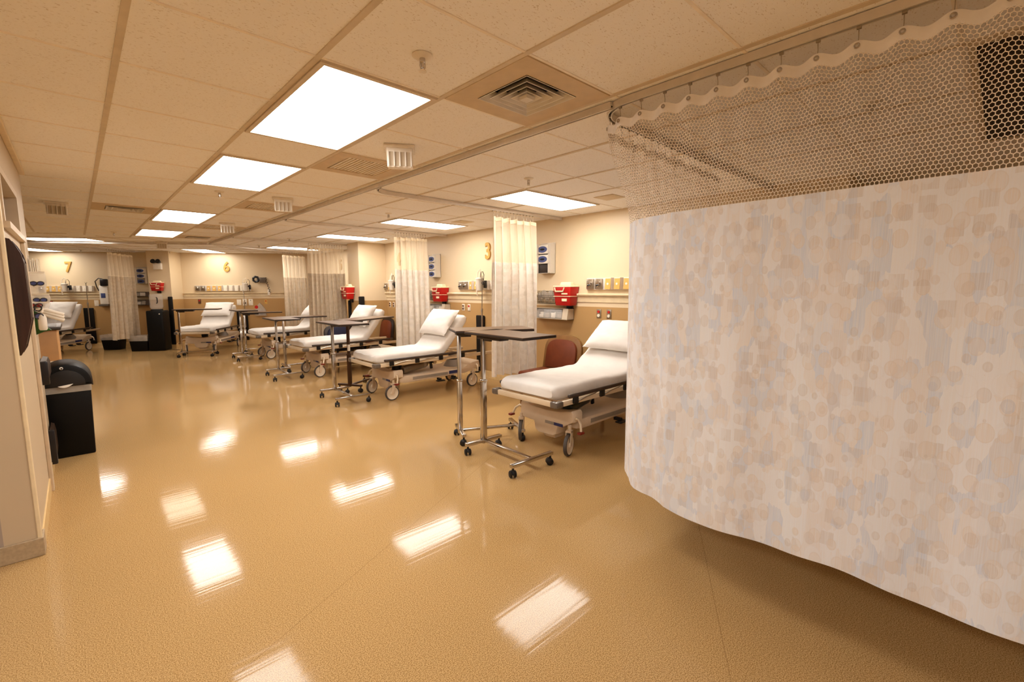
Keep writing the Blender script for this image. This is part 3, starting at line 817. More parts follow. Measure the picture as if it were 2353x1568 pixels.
# --- the drawn-back curtains of the other bays
def bunch(label, p0, p1, folds, amp, zb, fabric, flare=.06, zsplit=1.80, nhook=12, seed=1, lean=0.0):
    """curtain gathered between ground points p0 and p1"""
    rnd = random.Random(seed)
    p0 = Vector(p0); p1 = Vector(p1); c = (p0 + p1) / 2; d = (p1 - p0); L = d.length; d = d / L; n = Vector((-d.y, d.x))
    t = thing('privacy_curtain', label, 'curtain', (c.x, c.y, 0), 0, 'drawn back bay curtains')
    ph = [rnd.uniform(0, 2 * PI) for _ in range(6)]; am = [rnd.uniform(.65, 1.25) for _ in range(folds * 2 + 3)]
    def P(u, z):
        k = u * folds; i = int(k * 2) % len(am)
        dn = (2.3 - z) / 1.9
        a = amp * am[i] * (.55 + .45 * min(1, dn * 3))
        s = (u - .5) * (L + flare * dn * 2) + .018 * math.sin(4 * PI * k + ph[0]) + lean * dn
        off = a * math.sin(2 * PI * k + ph[1] + .35 * math.sin(ph[2] + dn * 2)) + .02 * dn * math.sin(3 * u * PI + ph[3])
        q = d * s + n * off
        return Vector((q.x, q.y, z))
    nu = folds * 22; cloth = L * 2.6
    part(t, 'header_band', 'header_far', lambda m: m.grid(lambda u, v: P(u, 2.325 - v * .045 - .008 * math.sin(u * 70)), nu, 2))
    part(t, 'net_panel', NETF, lambda m: m.grid(lambda u, v: P(u, 2.282 - v * (2.282 - zsplit)), nu, 8, lambda u, v: (u * cloth, 2.28 - v * .48)))
    part(t, 'seam_band', 'header_far', lambda m: m.grid(lambda u, v: P(u, zsplit + .006 - v * .016), nu, 1))
    part(t, 'fabric_panel', fabric, lambda m: m.grid(lambda u, v: P(u, zsplit - v * (zsplit - zb - .012 * math.sin(u * 9))), nu, 18, lambda u, v: (u * cloth, zsplit - v * (zsplit - zb))))
    for k in range(nhook):
        q = d * ((k + .5) / nhook - .5) * L
        part(t, 'hook', 'dull_chrome', hook_mesh, key='hook', loc=(q.x, q.y, 2.393), rot=(0, 0, math.atan2(d.y, d.x)))
    return t
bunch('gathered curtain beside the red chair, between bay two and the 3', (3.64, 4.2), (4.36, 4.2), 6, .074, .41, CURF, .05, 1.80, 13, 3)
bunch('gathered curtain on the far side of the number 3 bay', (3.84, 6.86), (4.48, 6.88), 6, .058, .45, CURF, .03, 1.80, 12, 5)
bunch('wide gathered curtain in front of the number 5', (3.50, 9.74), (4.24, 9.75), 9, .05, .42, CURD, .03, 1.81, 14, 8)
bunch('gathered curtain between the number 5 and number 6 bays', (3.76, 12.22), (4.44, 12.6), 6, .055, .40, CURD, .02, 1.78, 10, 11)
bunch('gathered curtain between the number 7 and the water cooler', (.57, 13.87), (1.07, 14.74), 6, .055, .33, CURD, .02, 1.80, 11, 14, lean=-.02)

# ------------------------------------------------------------------ overbed tables
def caster_mesh(m):
    m.cyl((0, 0, .055), (0, 0, .088), .009, n=10)
    P = [(-.034, .03)] + [(-.006 + .03 * math.cos(PI - PI * k / 10), .032 + .031 * math.sin(PI - PI * k / 10)) for k in range(11)]
    m.prism(P, 'y', -.010, .010, .002)
def caster_wheel(m):
    for s in (-1, 1): m.lathe([(0, .010), (.026, .010), (.030, .014), (.030, .022), (.022, .028), (0, .029)], 18, M=Matrix.Translation((-.006, 0, .030)) @ Matrix.Rotation(s * -PI / 2, 4, 'X'))
def make_table(label, post, ang, h, style='chrome', sleeve=.62, top_off=0.0, top_len=.80, sheet=False, base_len=.64, wide=.36, dy=0.0):
    t = thing('overbed_table', label, 'table', (post[0], post[1], 0), ang, 'overbed tables on casters')
    met = 'chrome' if style == 'chrome' else 'bronze_metal'
    part(t, 'tabletop', 'laminate_brown', lambda m: m.box(-.06 + top_off, top_len - .06 + top_off, -.19 + dy, .19 + dy, h - .004, h + .001, .0), key=None)
    o = part(t, 'edge_band', 'edge_dark', lambda m: m.box(-.063 + top_off, top_len - .057 + top_off, -.193 + dy, .193 + dy, h - .024, h - .0042, .006))
    part(t, 'tilt_bracket', 'edge_dark', lambda m: (m.box(-.03, .30, -.05, .05, h - .055, h - .024, .006), m.box(.02, .12, -.012, .012, h - .075, h - .05, .004)))
    part(t, 'inner_post', met, lambda m: m.box(-.017, .017, -.017, .017, .1, h - .03, .003))
    part(t, 'outer_post', met, lambda m: m.box(-.023, .023, -.023, .023, .075, sleeve, .004))
    part(t, 'collar', met, lambda m: m.box(-.027, .027, -.027, .027, sleeve - .012, sleeve + .006, .003))
    part(t, 'spine_bar', met, lambda m: m.box(.02, base_len, -.018, .018, .088, .112, .003))
    part(t, 'foot_bar', met, lambda m: m.box(-.02, .02, -wide / 2 - .02, wide / 2 + .02, .085, .115, .004))
    part(t, 'foot_bar', met, lambda m: m.box(base_len - .02, base_len + .02, -wide / 2 - .05, wide / 2 + .05, .085, .115, .004))
    for x, w in ((0, wide / 2), (base_len, wide / 2 + .03)):
        for s in (-1, 1):
            c = part(t, 'caster', 'black_rubber', caster_mesh, key='caster', loc=(x, s * w, 0), rot=(0, 0, R(40 * s + 20)))
            part(c, 'caster_wheel', 'black_rubber', caster_wheel, key='caster_wheel')
    if style == 'bronze':
        part(t, 'sticker', 'box_white', lambda m: m.box(-.0245, .0, -.0262, .0, sleeve + .05, sleeve + .14))
    return t
make_table('nearest overbed table, chrome, in front of the bay two bed', (2.62, 3.16), R(-92), 1.095, sleeve=.66, top_off=-.10, dy=.105, top_len=.78)
make_table('chrome overbed table standing just behind the nearest one', (2.645, 3.55), R(-26), 1.095, sleeve=.60, base_len=.58, wide=.34, top_off=.0, top_len=.76)
make_table('chrome overbed table at the foot of the number 3 bay bed', (2.53, 6.29), R(-92), 1.05, sleeve=.60, top_len=.84)
make_table('bronze legged overbed table at the foot of the number 3 bay bed', (2.80, 6.40), R(29), 1.047, 'bronze', sleeve=.55, top_len=.98)
make_table('chrome overbed table at the foot of the bay four bed', (2.48, 8.58), R(-93), 1.006, sleeve=.58, top_len=.84)
make_table('thin edged overbed table behind another, reaching over bed four', (2.70, 8.90), R(0), .985, sleeve=.55, top_len=.78, base_len=.55)
make_table('chrome overbed table standing between beds five and six', (2.57, 11.33), R(-92), 1.055, sleeve=.6)
make_table('overbed table reaching over the foot of bed five, seen edge on', (2.80, 12.0), R(-10), .955, sleeve=.55, top_len=.84)
make_table('farthest overbed table, beside the black water cooler', (1.62, 12.43), R(-24), 1.058, sleeve=.55, top_len=.86)

# ------------------------------------------------------------------ stretcher beds
def sweep_profile(m, path, halfw, thick, nsec=36, rc=.045, wr=.009, seed=0):
    """mattress: rounded section swept along side profile path [(x,z,angle)]"""
    N = len(path); rings = []
    sec = []
    w, h = halfw, thick / 2
    per = []
    for (cx, cy, a0) in ((w - rc, h - rc, 0), (-(w - rc), h - rc, 90), (-(w - rc), -(h - rc), 180), (w - rc, -(h - rc), 270)):
        for k in range(5): per.append((cx + rc * math.cos(R(a0 + 22.5 * k)), cy + rc * math.sin(R(a0 + 22.5 * k))))
    # refine long runs
    fine = []
    for i, a in enumerate(per):
        b = per[(i + 1) % len(per)]; L = math.hypot(b[0] - a[0], b[1] - a[1]); n = max(1, int(L / .045))
        for k in range(n): fine.append((a[0] + (b[0] - a[0]) * k / n, a[1] + (b[1] - a[1]) * k / n))
    for i, (x, z, a) in enumerate(path):
        e = min(i, N - 1 - i); sc = 1.0; sz = 1.0
        if e == 0: sc, sz = .93, .55
        elif e == 1: sc, sz = .975, .82
        elif e == 2: sc, sz = .995, .96
        ring = []
        for (v, q) in fine:
            y = v * sc; hh = q * sz
            px = x - math.sin(a) * hh; pz = z + math.cos(a) * hh
            nn = noise.noise(Vector((px * 3.5 + seed, y * 7, pz * 4))) + .6 * noise.noise(Vector((px * 11 + seed, y * 14, pz * 9)))
            side = 1.0 if abs(v) > w - rc else .45
            dd = wr * nn * (1 if q > -h + .01 else .2)
            L = math.hypot(v / w, q / h * .8) or 1
            ring.append(m.bm.verts.new((px - math.sin(a) * dd * (q / h) , y + dd * side * (1 if v > 0 else -1) * 1.3, pz + math.cos(a) * dd * (1 if q > 0 else -.3))))
        rings.append(ring)
    n = len(fine)
    for A, B in zip(rings, rings[1:]):
        for k in range(n): m.bm.faces.new((A[k], A[(k + 1) % n], B[(k + 1) % n], B[k]))
    m.bm.faces.new(rings[0][::-1]); m.bm.faces.new(rings[-1])
def bed_path(zm, hinge, ang, total=1.80, x0=.035, step=.03):
    P = []; x, z, a = x0, zm, 0.0; s = 0; bend = .16
    while s <= total - x0 + 1e-6:
        a = ang * min(1, max(0, (s - (hinge - x0 - bend / 2)) / bend))
        P.append((x, z, a)); x += math.cos(a) * step; z += math.sin(a) * step; s += step
    return P
def pillow_mesh(L, W, T, seed):
    def fn(m):
        n = 22
        def f(sgn):
            def g(u, v):
                a, b = u * 2 - 1, v * 2 - 1
                h = T / 2 * (max(0, 1 - abs(a) ** 2.6) ** .55) * (max(0, 1 - abs(b) ** 2.6) ** .55)
                x = a * W / 2 * (1 - .10 * (1 - abs(b) ** 2) * 0 - .05 * abs(b) ** 3 * (1 - abs(a)) ); y = b * L / 2 * (1 - .06 * (1 - a * a) * 0)
                # ears at the corners, slightly pulled-in sides
                x *= 1 - .05 * (1 - b * b) * abs(a); y *= 1 - .05 * (1 - a * a) * abs(b)
                dz = .010 * noise.noise(Vector((a * 2.3 + seed, b * 2.3, sgn))) + .005 * noise.noise(Vector((a * 6 + seed, b * 6, sgn)))
                e = (1 - a ** 8) * (1 - b ** 8)
                return Vector((x, y, sgn * (h + .004) + dz * e))
            return g
        m.grid(f(1), n, n); m.grid(f(-1), n, n)
        bmesh.ops.remove_doubles(m.bm, verts=m.bm.verts, dist=.0085)
    return fn

def wheel_tyre(m):
    m.lathe([(.083, -.016), (.098, -.014), (.1, -.006), (.1, .006), (.098, .014), (.083, .016)], 32, M=Matrix.Rotation(PI / 2, 4, 'X'))
def wheel_disc(m):
    m.lathe([(0, -.02), (.022, -.02), (.026, -.011), (.07, -.009), (.084, -.0165), (.084, .0165), (.07, .009), (.026, .011), (.022, .02), (0, .02)], 32, M=Matrix.Rotation(PI / 2, 4, 'X'))
def fork_mesh(m):
    for s in (-1, 1): m.prism([(-.02, -.01), (.02, -.01), (.045, .115), (.0, .125), (-.008, .1)], 'y', s * .023 - .004, s * .023 + .004, .002)
    m.box(-.012, .05, -.027, .027, .108, .128, .004); m.cyl((.025, 0, .12), (.025, 0, .17), .016, n=12)
def brake_mesh(s):
    def fn(m):
        m.tube([(0, 0, .0), (-.01, s * .03, .0), (-.03, s * .07, -.03), (-.05, s * .09, -.09)], .011, 8)
        m.ball((0, 0, 0), .018)
    return fn
def make_bed(label, loc, rotz, zl=.53, hinge=1.12, ang=40, seed=0, cyl_kind=None, iv=False, wheel_grey=True, badge=True, total=1.80, wrot=0):
    t = thing('hospital_stretcher', label, 'hospital bed', (loc[0], loc[1], 0), rotz, 'hospital stretchers in the bays')
    A = R(ang)
    path = bed_path(zl + .04, hinge, A, total)
    part(t, 'mattress', 'sheet_white', lambda m: sweep_profile(m, path, .345, .125, seed=seed), label='mattress in a white sheet', angle=60)
    # litter frame
    y = .385
    def frame(m):
        z = zl - .035
        pts = [(.05, -y, z), (.02, -y + .03, z), (.02, y - .03, z), (.05, y, z)]
        m.box(0, .036, -y + .05, y - .05, z - .024, z + .024, .01)
        for s in (-1, 1): m.box(.05, 1.95, s * y - .017, s * y + .017, z - .024, z + .024, .01)
        for x in (.45, 1.0, 1.55): m.box(x, x + .04, -y, y, z - .02, z + .01)
    part(t, 'litter_frame', 'rail_beige', frame)
    part(t, 'mattress_deck', 'bed_beige', lambda m: m.box(.1, hinge + .05, -.33, .33, zl - .03, zl - .018))
    def backdeck(m):
        M = Matrix.Translation((hinge, 0, zl - .022)) @ Matrix.Rotation(-A, 4, 'Y')
        m.box(.02, total - hinge - .06, -.31, .31, -.012, .002, .003, M=M)
    part(t, 'backrest_deck', 'bed_beige', backdeck)
    for s in (-1, 1):
        part(t, 'corner_bumper', 'bumper_grey', lambda m, s=s: (m.box(-.008, .085, s * y - .024, s * y + .024, zl - .063, zl - .007, .014), m.box(-.008, .04, min(s * y, s * (y - .055)), max(s * y, s * (y - .055)), zl - .063, zl - .007, .012)))
    # push handle behind the backrest
    ex = hinge + math.cos(A) * (total - hinge - .05); ez = zl + math.sin(A) * (total - hinge - .05)
    part(t, 'push_handle', 'rail_beige', lambda m: m.tube([(ex - .05, -.26, ez - .06), (ex + .05, -.27, ez - .03), (ex + .09, -.24, ez + .03), (ex + .03, -.18, ez + .03)], .013, 8))
    part(t, 'push_handle', 'rail_beige', lambda m: m.tube([(ex - .05, .26, ez - .06), (ex + .05, .27, ez - .03), (ex + .09, .24, ez + .03), (ex + .03, .18, ez + .03)], .013, 8))
    # folded side rails
    for s in (-1, 1):
        sr = part(t, 'side_rail', 'rail_dark', lambda m, s=s: m.box(.12, 1.62, s * .425 - .016, s * .425 + .016, zl + .012, zl + .046, .013, 3))
        for x in (.2, .58, .96, 1.34):
            part(sr, 'rail_post', 'black_rubber', lambda m: m.box(0, .06, -.012, .012, -.064, .0, .006), key='rpost', loc=(x, s * .415, zl + .014))
        for x in (.2, .58, .96):
            part(sr, 'rail_spindle', 'dull_chrome', lambda m: m.tube([(.06, 0, -.03), (.16, .005, -.012), (.30, .005, .002), (.36, 0, .02)], .006, 6), key='rspin', loc=(x, s * .425, zl))
    # base
    part(t, 'foot_shroud', 'bed_beige', lambda m: m.prism([(-.33, .375), (-.31, .398), (-.18, .372), (0, .36), (.18, .372), (.31, .398), (.33, .375), (.33, .235), (.15, .225), (.13, .15), (.09, .125), (-.09, .125), (-.13, .15), (-.15, .225), (-.22, .24), (-.33, .30)], 'x', .30, .44, .014))
    def deck(m):
        m.prism([(.40, .27), (.44, .30), (1.45, .30), (1.62, .365), (1.76, .385), (1.78, .28), (1.5, .22), (.48, .205), (.40, .22)], 'y', -.30, .30, .012)
    part(t, 'base_deck', 'bed_beige', deck)
    part(t, 'sump_box', 'bed_beige', lambda m: m.frustum(.36, .52, -.07, .07, .085, .2, .012, .012, .008))
    for x in (.52, 1.48):
        c = part(t, 'lift_column', 'black_rubber', lambda m, x=x: m.lathe([(0, .27)] + [(.066 + (.005 if k % 2 else 0), .27 + k * (zl - .33) / 8) for k in range(9)] + [(0, zl - .06)], 20, (x, 0, 0)))
        part(c, 'column_skirt', 'bed_beige' if x < 1 else 'badge_grey', lambda m, x=x: m.lathe([(.15, .295), (.13, .33), (.10, .38), (.09, .40), (.0, .40)], 20, (x, 0, 0)) if x > 1 else m.lathe([(.10, .295), (.088, .325), (.0, .33)], 20, (x, 0, 0)))
    if badge:
        b = part(t, 'badge', 'badge_grey', lambda m: m.box(.297, .302, -.11, .0, .235, .262))
        part(b, 'emblem', 'badge_blue', lambda m: m.box(.2965, .302, -.215, -.112, .235, .262))
        for s in (-1, 1):
            part(t, 'side_plate', 'badge_grey', lambda m, s=s: m.box(.6, 1.18, min(s * .299, s * .303), max(s * .299, s * .303), .235, .275))
            part(t, 'side_emblem', 'badge_blue', lambda m, s=s: m.box(1.2, 1.42, min(s * .299, s * .303), max(s * .299, s * .303), .24, .285))
        for x in (.95, 1.2):
            part(t, 'foot_pedal', 'black_rubber', lambda m: (m.box(0, .12, -.40, -.33, .17, .185, .006), m.box(.05, .08, -.36, -.28, .18, .21)), key='fped', loc=(x, 0, 0))
    ty = 'tyre_grey'
    for x in (.28, 1.62):
        for s in (-1, 1):
            w = part(t, 'wheel', ty, wheel_tyre, key='tyre', loc=(x, s * .30, .1), rot=(0, 0, R((14 if s > 0 else -4) + seed * 3 % 17 + wrot)))
            part(w, 'wheel_disc', 'wheel_white', wheel_disc, key='disc')
            part(w, 'caster_fork', 'bed_beige', fork_mesh, key='fork')
            part(t, 'brake_pedal', 'rail_beige', brake_mesh(s), key=('brake', s), loc=(x + .06, s * .34, .33))
            part(t, 'pedal_pad', 'pedal_red' if x < 1 else 'black_rubber', lambda m: m.box(-.035, .025, -.02, .02, -.01, .012, .007), key=('pad', x < 1), loc=(x + .005, s * .435, .235))
    if iv:
        part(t, 'iv_pole', 'dull_chrome', lambda m: (m.cyl((1.90, iv, zl - .06), (1.91, iv, 1.15), .012, n=10), m.cyl((1.91, iv, 1.15), (1.92, iv, 1.66), .007, n=8), m.tube([(1.88, iv - .05, 1.68), (1.9, iv - .03, 1.655), (1.92, iv, 1.66), (1.94, iv + .03, 1.655), (1.96, iv + .05, 1.68)], .004, 6), m.cyl((1.905, iv, 1.12), (1.91, iv, 1.17), .018, n=10)))
    return t
def pillow(label, bed_loc, bed_rot, zl, hinge, ang, along=.56, L=.66, W=.46, T=.17, seed=1, yaw=0, dy=0.0, tilt=0):
    A = R(ang); off = .062 + T / 2 - .02
    x = hinge + math.cos(A) * along - math.sin(A) * (off + .045); z = zl + .0 + math.sin(A) * along + math.cos(A) * (off + .045)
    M = Matrix.Translation((bed_loc[0], bed_loc[1], 0)) @ Matrix.Rotation(bed_rot, 4, 'Z') @ Matrix.Translation((x, dy, z)) @ Matrix.Rotation(-A - R(tilt), 4, 'Y') @ Matrix.Rotation(R(yaw), 4, 'Z')
    o = part(None, 'pillow', 'pillow_white', pillow_mesh(L, W, T, seed), angle=80)
    o.matrix_world = M
    o['label'] = label; o['category'] = 'pillow'; o['group'] = 'white pillows on the stretchers'
    return o
def o2(label, loc, rotz, tilt, mt):
    t = thing('oxygen_cylinder', label, 'gas cylinder', loc, rotz, 'oxygen cylinders on stretcher bases')
    t.rotation_euler = (0, -R(tilt), rotz)
    part(t, 'bottle', mt, lambda m: m.lathe([(0, 0), (.045, 0), (.055, .012), (.055, .36), (.048, .40), (.022, .43), (.018, .45), (0, .45)], 24, M=Matrix.Rotation(PI / 2, 4, 'Y')))
    part(t, 'label_band', 'badge_grey', lambda m: m.lathe([(.0556, .33), (.0562, .333), (.0562, .368), (.0556, .37)], 24, M=Matrix.Rotation(PI / 2, 4, 'Y')))
    r = part(t, 'regulator', 'black_plastic', lambda m: (m.cyl((.45, 0, 0), (.52, 0, 0), .02, n=12), m.cyl((.485, -.05, 0), (.485, .05, 0), .014, n=10), m.box(.46, .5, -.012, .012, -.1, .06, .004)))
    part(r, 'gauge', 'chrome', lambda m: m.cyl((.5, -.06, .0), (.5, -.085, .0), .026, n=16))
    return t

BEDS = {}
def bay_bed(key, label, loc, rotz, plabel, zl, hinge, ang, seed, along=.5, iv=False, pk={}, **kw):
    make_bed(label, loc, rotz, zl, hinge, ang, seed, iv=iv, **kw)
    pillow(plabel, loc, rotz, zl, hinge, ang, along, seed=seed, **pk)
bay_bed('two', 'nearest hospital stretcher, partly hidden by the big patterned curtain', (2.80, 2.84), R(0), 'white pillow on the nearest stretcher, cut off by the curtain',   .555, 1.16, 37, 1, .48, total=1.9, wrot=20, pk=dict(T=.15, dy=.0))
o2('dark green oxygen cylinder under the nearest stretcher', (3.22, 2.68, .375), R(8), 6, 'green_cylinder')
bay_bed('three', 'hospital stretcher with steep backrest in the number 3 bay', (2.70, 5.80), R(-1), 'white pillow upright on the stretcher of the number 3 bay', .535, 1.04, 48, 2, .47, iv=-.2, total=1.74, pk=dict(T=.15, L=.70, tilt=4))
o2('grey oxygen cylinder under the number 3 bay stretcher', (3.20, 5.60, .37), R(3), 7, 'silver_cylinder')
bay_bed('four', 'hospital stretcher in bay four, before the square pier', (2.62, 8.12), R(2), 'white pillow on the stretcher before the square pier', .53, 1.08, 52, 3, .46, total=1.76, pk=dict(T=.16, L=.70, tilt=4))
bay_bed('five', 'hospital stretcher whose head is hidden by the number 5 curtain', (2.66, 10.95), R(2), 'pillow on the stretcher whose head a curtain hides', .53, 1.1, 45, 4, .5)
b6 = ab(11.58, -5.26); bay_bed('six', 'hospital stretcher below the number 6', b6, ROTZ, 'white pillow on the stretcher below the number 6', .53, 1.06, 44, 5, .5, iv=-.42, pk=dict(T=.15))
b7 = ab(11.45, -8.62); bay_bed('seven', 'farthest hospital stretcher, below the number 7', b7, ROTZ, 'white pillow on the stretcher below the number 7', .53, 1.06, 52, 6, .5, iv=-.2, pk=dict(T=.15))

# ------------------------------------------------------------------ head wall fittings
WM = lambda y, z, off=0.0: (XW - off, y, z)                # on the near head wall
def WF(b, z, off=0.0, D=DW):
    p = ab(D - off, b); return (p[0], p[1], z)
RM = PI; RF = ROTZ - PI                                     # local +x points out of the wall
def digit(ch, label, loc, rotz, h=.25):
    cu = bpy.data.curves.new('bay_number', 'FONT'); cu.body = ch; cu.size = h * 1.42; cu.extrude = .010; cu.bevel_depth = .003; cu.offset = .006
    cu.align_x = 'CENTER'; cu.align_y = 'CENTER'
    tmp = bpy.data.objects.new('bay_number', cu); COL.objects.link(tmp)
    dg = bpy.context.evaluated_depsgraph_get()
    me = bpy.data.meshes.new_from_object(tmp.evaluated_get(dg)); bpy.data.objects.remove(tmp)
    me.materials.clear(); me.materials.append(MATS['sign_gold'])
    # text plane (x right, y up) -> wall plane (local y right, z up, x out)
    for v in me.vertices: v.co = Vector((v.co.z + .0115, v.co.x * .86, v.co.y))
    o = put('bay_number', me, None, loc, rotz); o['label'] = label; o['category'] = 'number sign'; o['group'] = 'golden bay numbers on the walls'
    return o
digit('3', 'golden number 3 on the head wall', WM(5.74, 2.07), RM)
digit('5', 'golden number 5 seen through curtain netting', WM(11.42, 2.07), RM)
digit('4', 'golden number 4 seen through the netting of a gathered curtain', WM(8.57, 2.07), RM)
digit('6', 'golden number 6 on the far wall', WF(-5.235, 2.07), RF)
digit('7', 'golden number 7 on the far wall', WF(-8.875, 2.05), RF)

def outlet_panel(label, loc, rotz, kinds, pitch=.135, back=None):
    n = len(kinds); Lw = n * pitch
    t = thing('medical_outlet_panel', label, 'outlet panel', loc, rotz, 'medical gas outlet panels')
    part(t, 'back_plate', 'aluminium', lambda m: m.box(0, .03, -Lw / 2, Lw / 2, -.075, .075, .004))
    for i, k in enumerate(kinds):
        y = -Lw / 2 + pitch * (i + .5)
        if k == 'g':
            u = part(t, 'gas_outlet', 'dull_chrome', lambda m: m.box(.0, .045, -.055, .055, -.065, .065, .006), key='gasbox', loc=(.01, y, 0))
            part(u, 'socket_ring', 'chrome', lambda m: m.lathe([(.0, .0), (.03, 0), (.034, .01), (.026, .02), (.012, .016), (.0, .01)], 20, M=Matrix.Translation((.045, 0, 0)) @ Matrix.Rotation(PI / 2, 4, 'Y')), key='gasring')
            part(u, 'flow_valve', 'black_plastic', lambda m: m.cyl((.05, 0, -.01), (.085, 0, -.02), .011, n=10), key='gasvalve')
        else:
            mt_ = 'outlet_yellow' if k == 'y' else 'outlet_white'
            u = part(t, 'outlet_plate', mt_, lambda m: m.prism([(-.066, .028), (.066, .028), (.066, .036), (-.066, .05)], 'y', -.04, .04, M=Matrix(((0, 0, 1, 0), (0, 1, 0, 0), (1, 0, 0, 0), (0, 0, 0, 1)))), key=('oplate', k), loc=(0, y, 0))
            part(u, 'socket', 'box_white', lambda m: (m.cyl((.04, 0, 0), (.048, 0, 0), .014, n=14)), key='osock')
            part(t, 'divider_wedge', 'aluminium', lambda m: m.prism([(-.018, .03), (.018, .03), (.0, .075)], 'z', -.07, .075, M=Matrix(((0, 1, 0, 0), (1, 0, 0, 0), (0, 0, 1, 0), (0, 0, 0, 1)))), key='wedge', loc=(0, y + pitch / 2 * .98, 0))
    return t
outlet_panel('outlet panel on the bay two wall, right end behind the big curtain', WM(3.20, 1.535), RM, 'ggyyyyyw')
outlet_panel('outlet panel on the wall below the number 3', WM(6.03, 1.535), RM, 'ggyywww')
outlet_panel('outlet panel on the bay four wall, cut by a curtain', WM(9.35 - .47, 1.535), RM, 'ggyyww')
outlet_panel('long outlet panel below the number 6', WF(-5.36, 1.515), RF, 'ggyyywwwww')
outlet_panel('long outlet panel below the number 7', WF(-8.96, 1.515), RF, 'gyyyywwww', .133)

def canister(label, loc, rotz, proto=[None]):
    if proto[0] is None:
        t = thing('suction_canister', label, 'suction canister', loc, rotz, 'clear suction canisters on the walls')
        part(t, 'jar', 'milky_plastic', lambda m: m.lathe([(0, -.1), (.05, -.1), (.062, .08), (.058, .08), (.046, -.094), (0, -.094)], 20))
        part(t, 'jar_lid', 'box_white', lambda m: m.lathe([(0, .08), (.068, .08), (.068, .098), (.03, .105), (0, .105)], 20))
        part(t, 'tubing', 'milky_plastic', lambda m: m.tube([(.02, .02, .1), (.02, .05, .19), (0, .02, .235), (-.01, -.05, .2), (0, -.06, .12), (.01, -.09, .0), (.0, -.06, -.18)], .008, 8))
        part(t, 'regulator', 'black_plastic', lambda m: (m.box(-.06, -.01, .075, .115, -.06, .06, .008), m.cyl((-.01, .095, .02), (.02, .095, .02), .03, n=14)))
        part(t, 'hose', 'rail_dark', lambda m: m.tube([(0, .1, .06), (.0, .11, .15), (.0, .08, .2), (.0, .04, .19), (.0, .03, .1)], .006, 6))
        part(t, 'bracket', 'box_white', lambda m: m.box(-.07, -.05, -.03, .03, -.06, .08, .004))
        proto[0] = t; return t
    return again(proto[0], loc, rotz, label)
canister('clear suction canister with looped tube, below the number 3', WM(5.78, 1.55, .16), RM)
canister('clear suction canister beside the bay four curtain', WM(8.62, 1.56, .16), RM)
canister('clear suction canister on the far wall right of the number 6', WF(-4.75, 1.545, .16), RF)
canister('clear suction canister on the far wall below the number 7', WF(-8.90, 1.545, .16), RF)

def glove_rack(label, loc, rotz, low='dark', n=3):
    t = thing('glove_box_holder', label, 'glove holder', loc, rotz, 'glove box holders on the walls')
    h = .135; H = n * h
    part(t, 'rack', 'milky_plastic', lambda m: (m.box(0, .006, -.135, .135, 0, H + .02), m.box(0, .11, -.135, -.129, 0, H), m.box(0, .11, .129, .135, 0, H), [m.box(0, .11, -.129, .129, k * h, k * h + .005) for k in range(n)], m.box(.104, .11, -.129, -.09, 0, H), m.box(.104, .11, .09, .129, 0, H)))
    for k in range(n):
        z = k * h + .006
        dark = (k == 0 and low == 'dark')
        mt_ = 'dark_content' if dark else ('badge_grey' if (k == 0 and low == 'blue') else 'box_white')
        b = part(t, 'glove_box', mt_, lambda m: m.box(.008, .10, -.122, .122, 0, .115, .003), loc=(0, 0, z), label='glove box with an oval opening' if not dark else 'dark lower compartment of the holder')
        if not dark:
            part(b, 'oval_opening', 'box_blue', lambda m: m.lathe([(0, 0), (1, 0), (1, .003), (0, .003)], 24, M=Matrix.Translation((.1, -.02, .055)) @ Matrix.Diagonal((1, .088, .044, 1)) @ Matrix.Rotation(PI / 2, 4, 'Y')))
            part(b, 'torn_glove', 'duct_black', lambda m: m.ball((.104, -.02, .055), .03, (.2, 1.5, .5), 10))
    return t
glove_rack('glove box holder with dark bottom, right of the near gathered curtain', WM(4.445, 1.69), RM)
glove_rack('glove box holder beside the curtain of the number 3 bay', WM(7.22, 1.69), RM, 'white')
glove_rack('glove box holder in the shadow between bay seven and the pier', WF(-7.22, 1.64), RF, 'blue')

def sharps(label, loc, rotz, proto=[None]):
    if proto[0] is None:
        t = thing('sharps_container', label, 'sharps container', loc, rotz, 'red sharps containers')
        part(t, 'tub', 'sharps_red', lambda m: m.frustum(.03, .17, -.125, .125, -.15, .10, .022, .028, .012))
        part(t, 'rib', 'sharps_cream', lambda m: (m.box(.012, .19, -.144, .144, -.03, -.022, .002)), label='cream band around the tub')
        part(t, 'lid', 'sharps_cream', lambda m: (m.frustum(.006, .194, -.156, .156, .098, .118, -.004, -.004, .006), m.frustum(.03, .12, -.1, .1, .118, .165, -.01, -.015, .01)))
        part(t, 'flap_handle', 'sharps_cream', lambda m: m.tube([(.198, -.12, .09), (.2, -.1, .04), (.2, .03, .04), (.198, .05, .09)], .010, 8))
        part(t, 'warning_label', 'sharps_cream', lambda m: m.box(.18, .187, .0, .085, -.09, -.055))
        part(t, 'name_label', 'sharps_cream', lambda m: m.box(.186, .194, .0, .1, .0, .018))
        part(t, 'bracket', 'black_plastic', lambda m: m.box(0, .03, -.05, .05, -.22, .05, .004))
        proto[0] = t; return t
    return again(proto[0], loc, rotz, label)
sharps('nearest red sharps container, above the grey wall organiser', WM(4.03, 1.40), RM)
sharps('red sharps container in the number 3 bay, beside a curtain', WM(6.98, 1.40), RM)
sharps('red sharps container on the square pier before the number 5', (4.29, 9.50, 1.42), RM)
sharps('red sharps container on the far pier above the water cooler', WF(-6.60, 1.575, 0, 13.0), RF).scale = (.85, .85, .8)

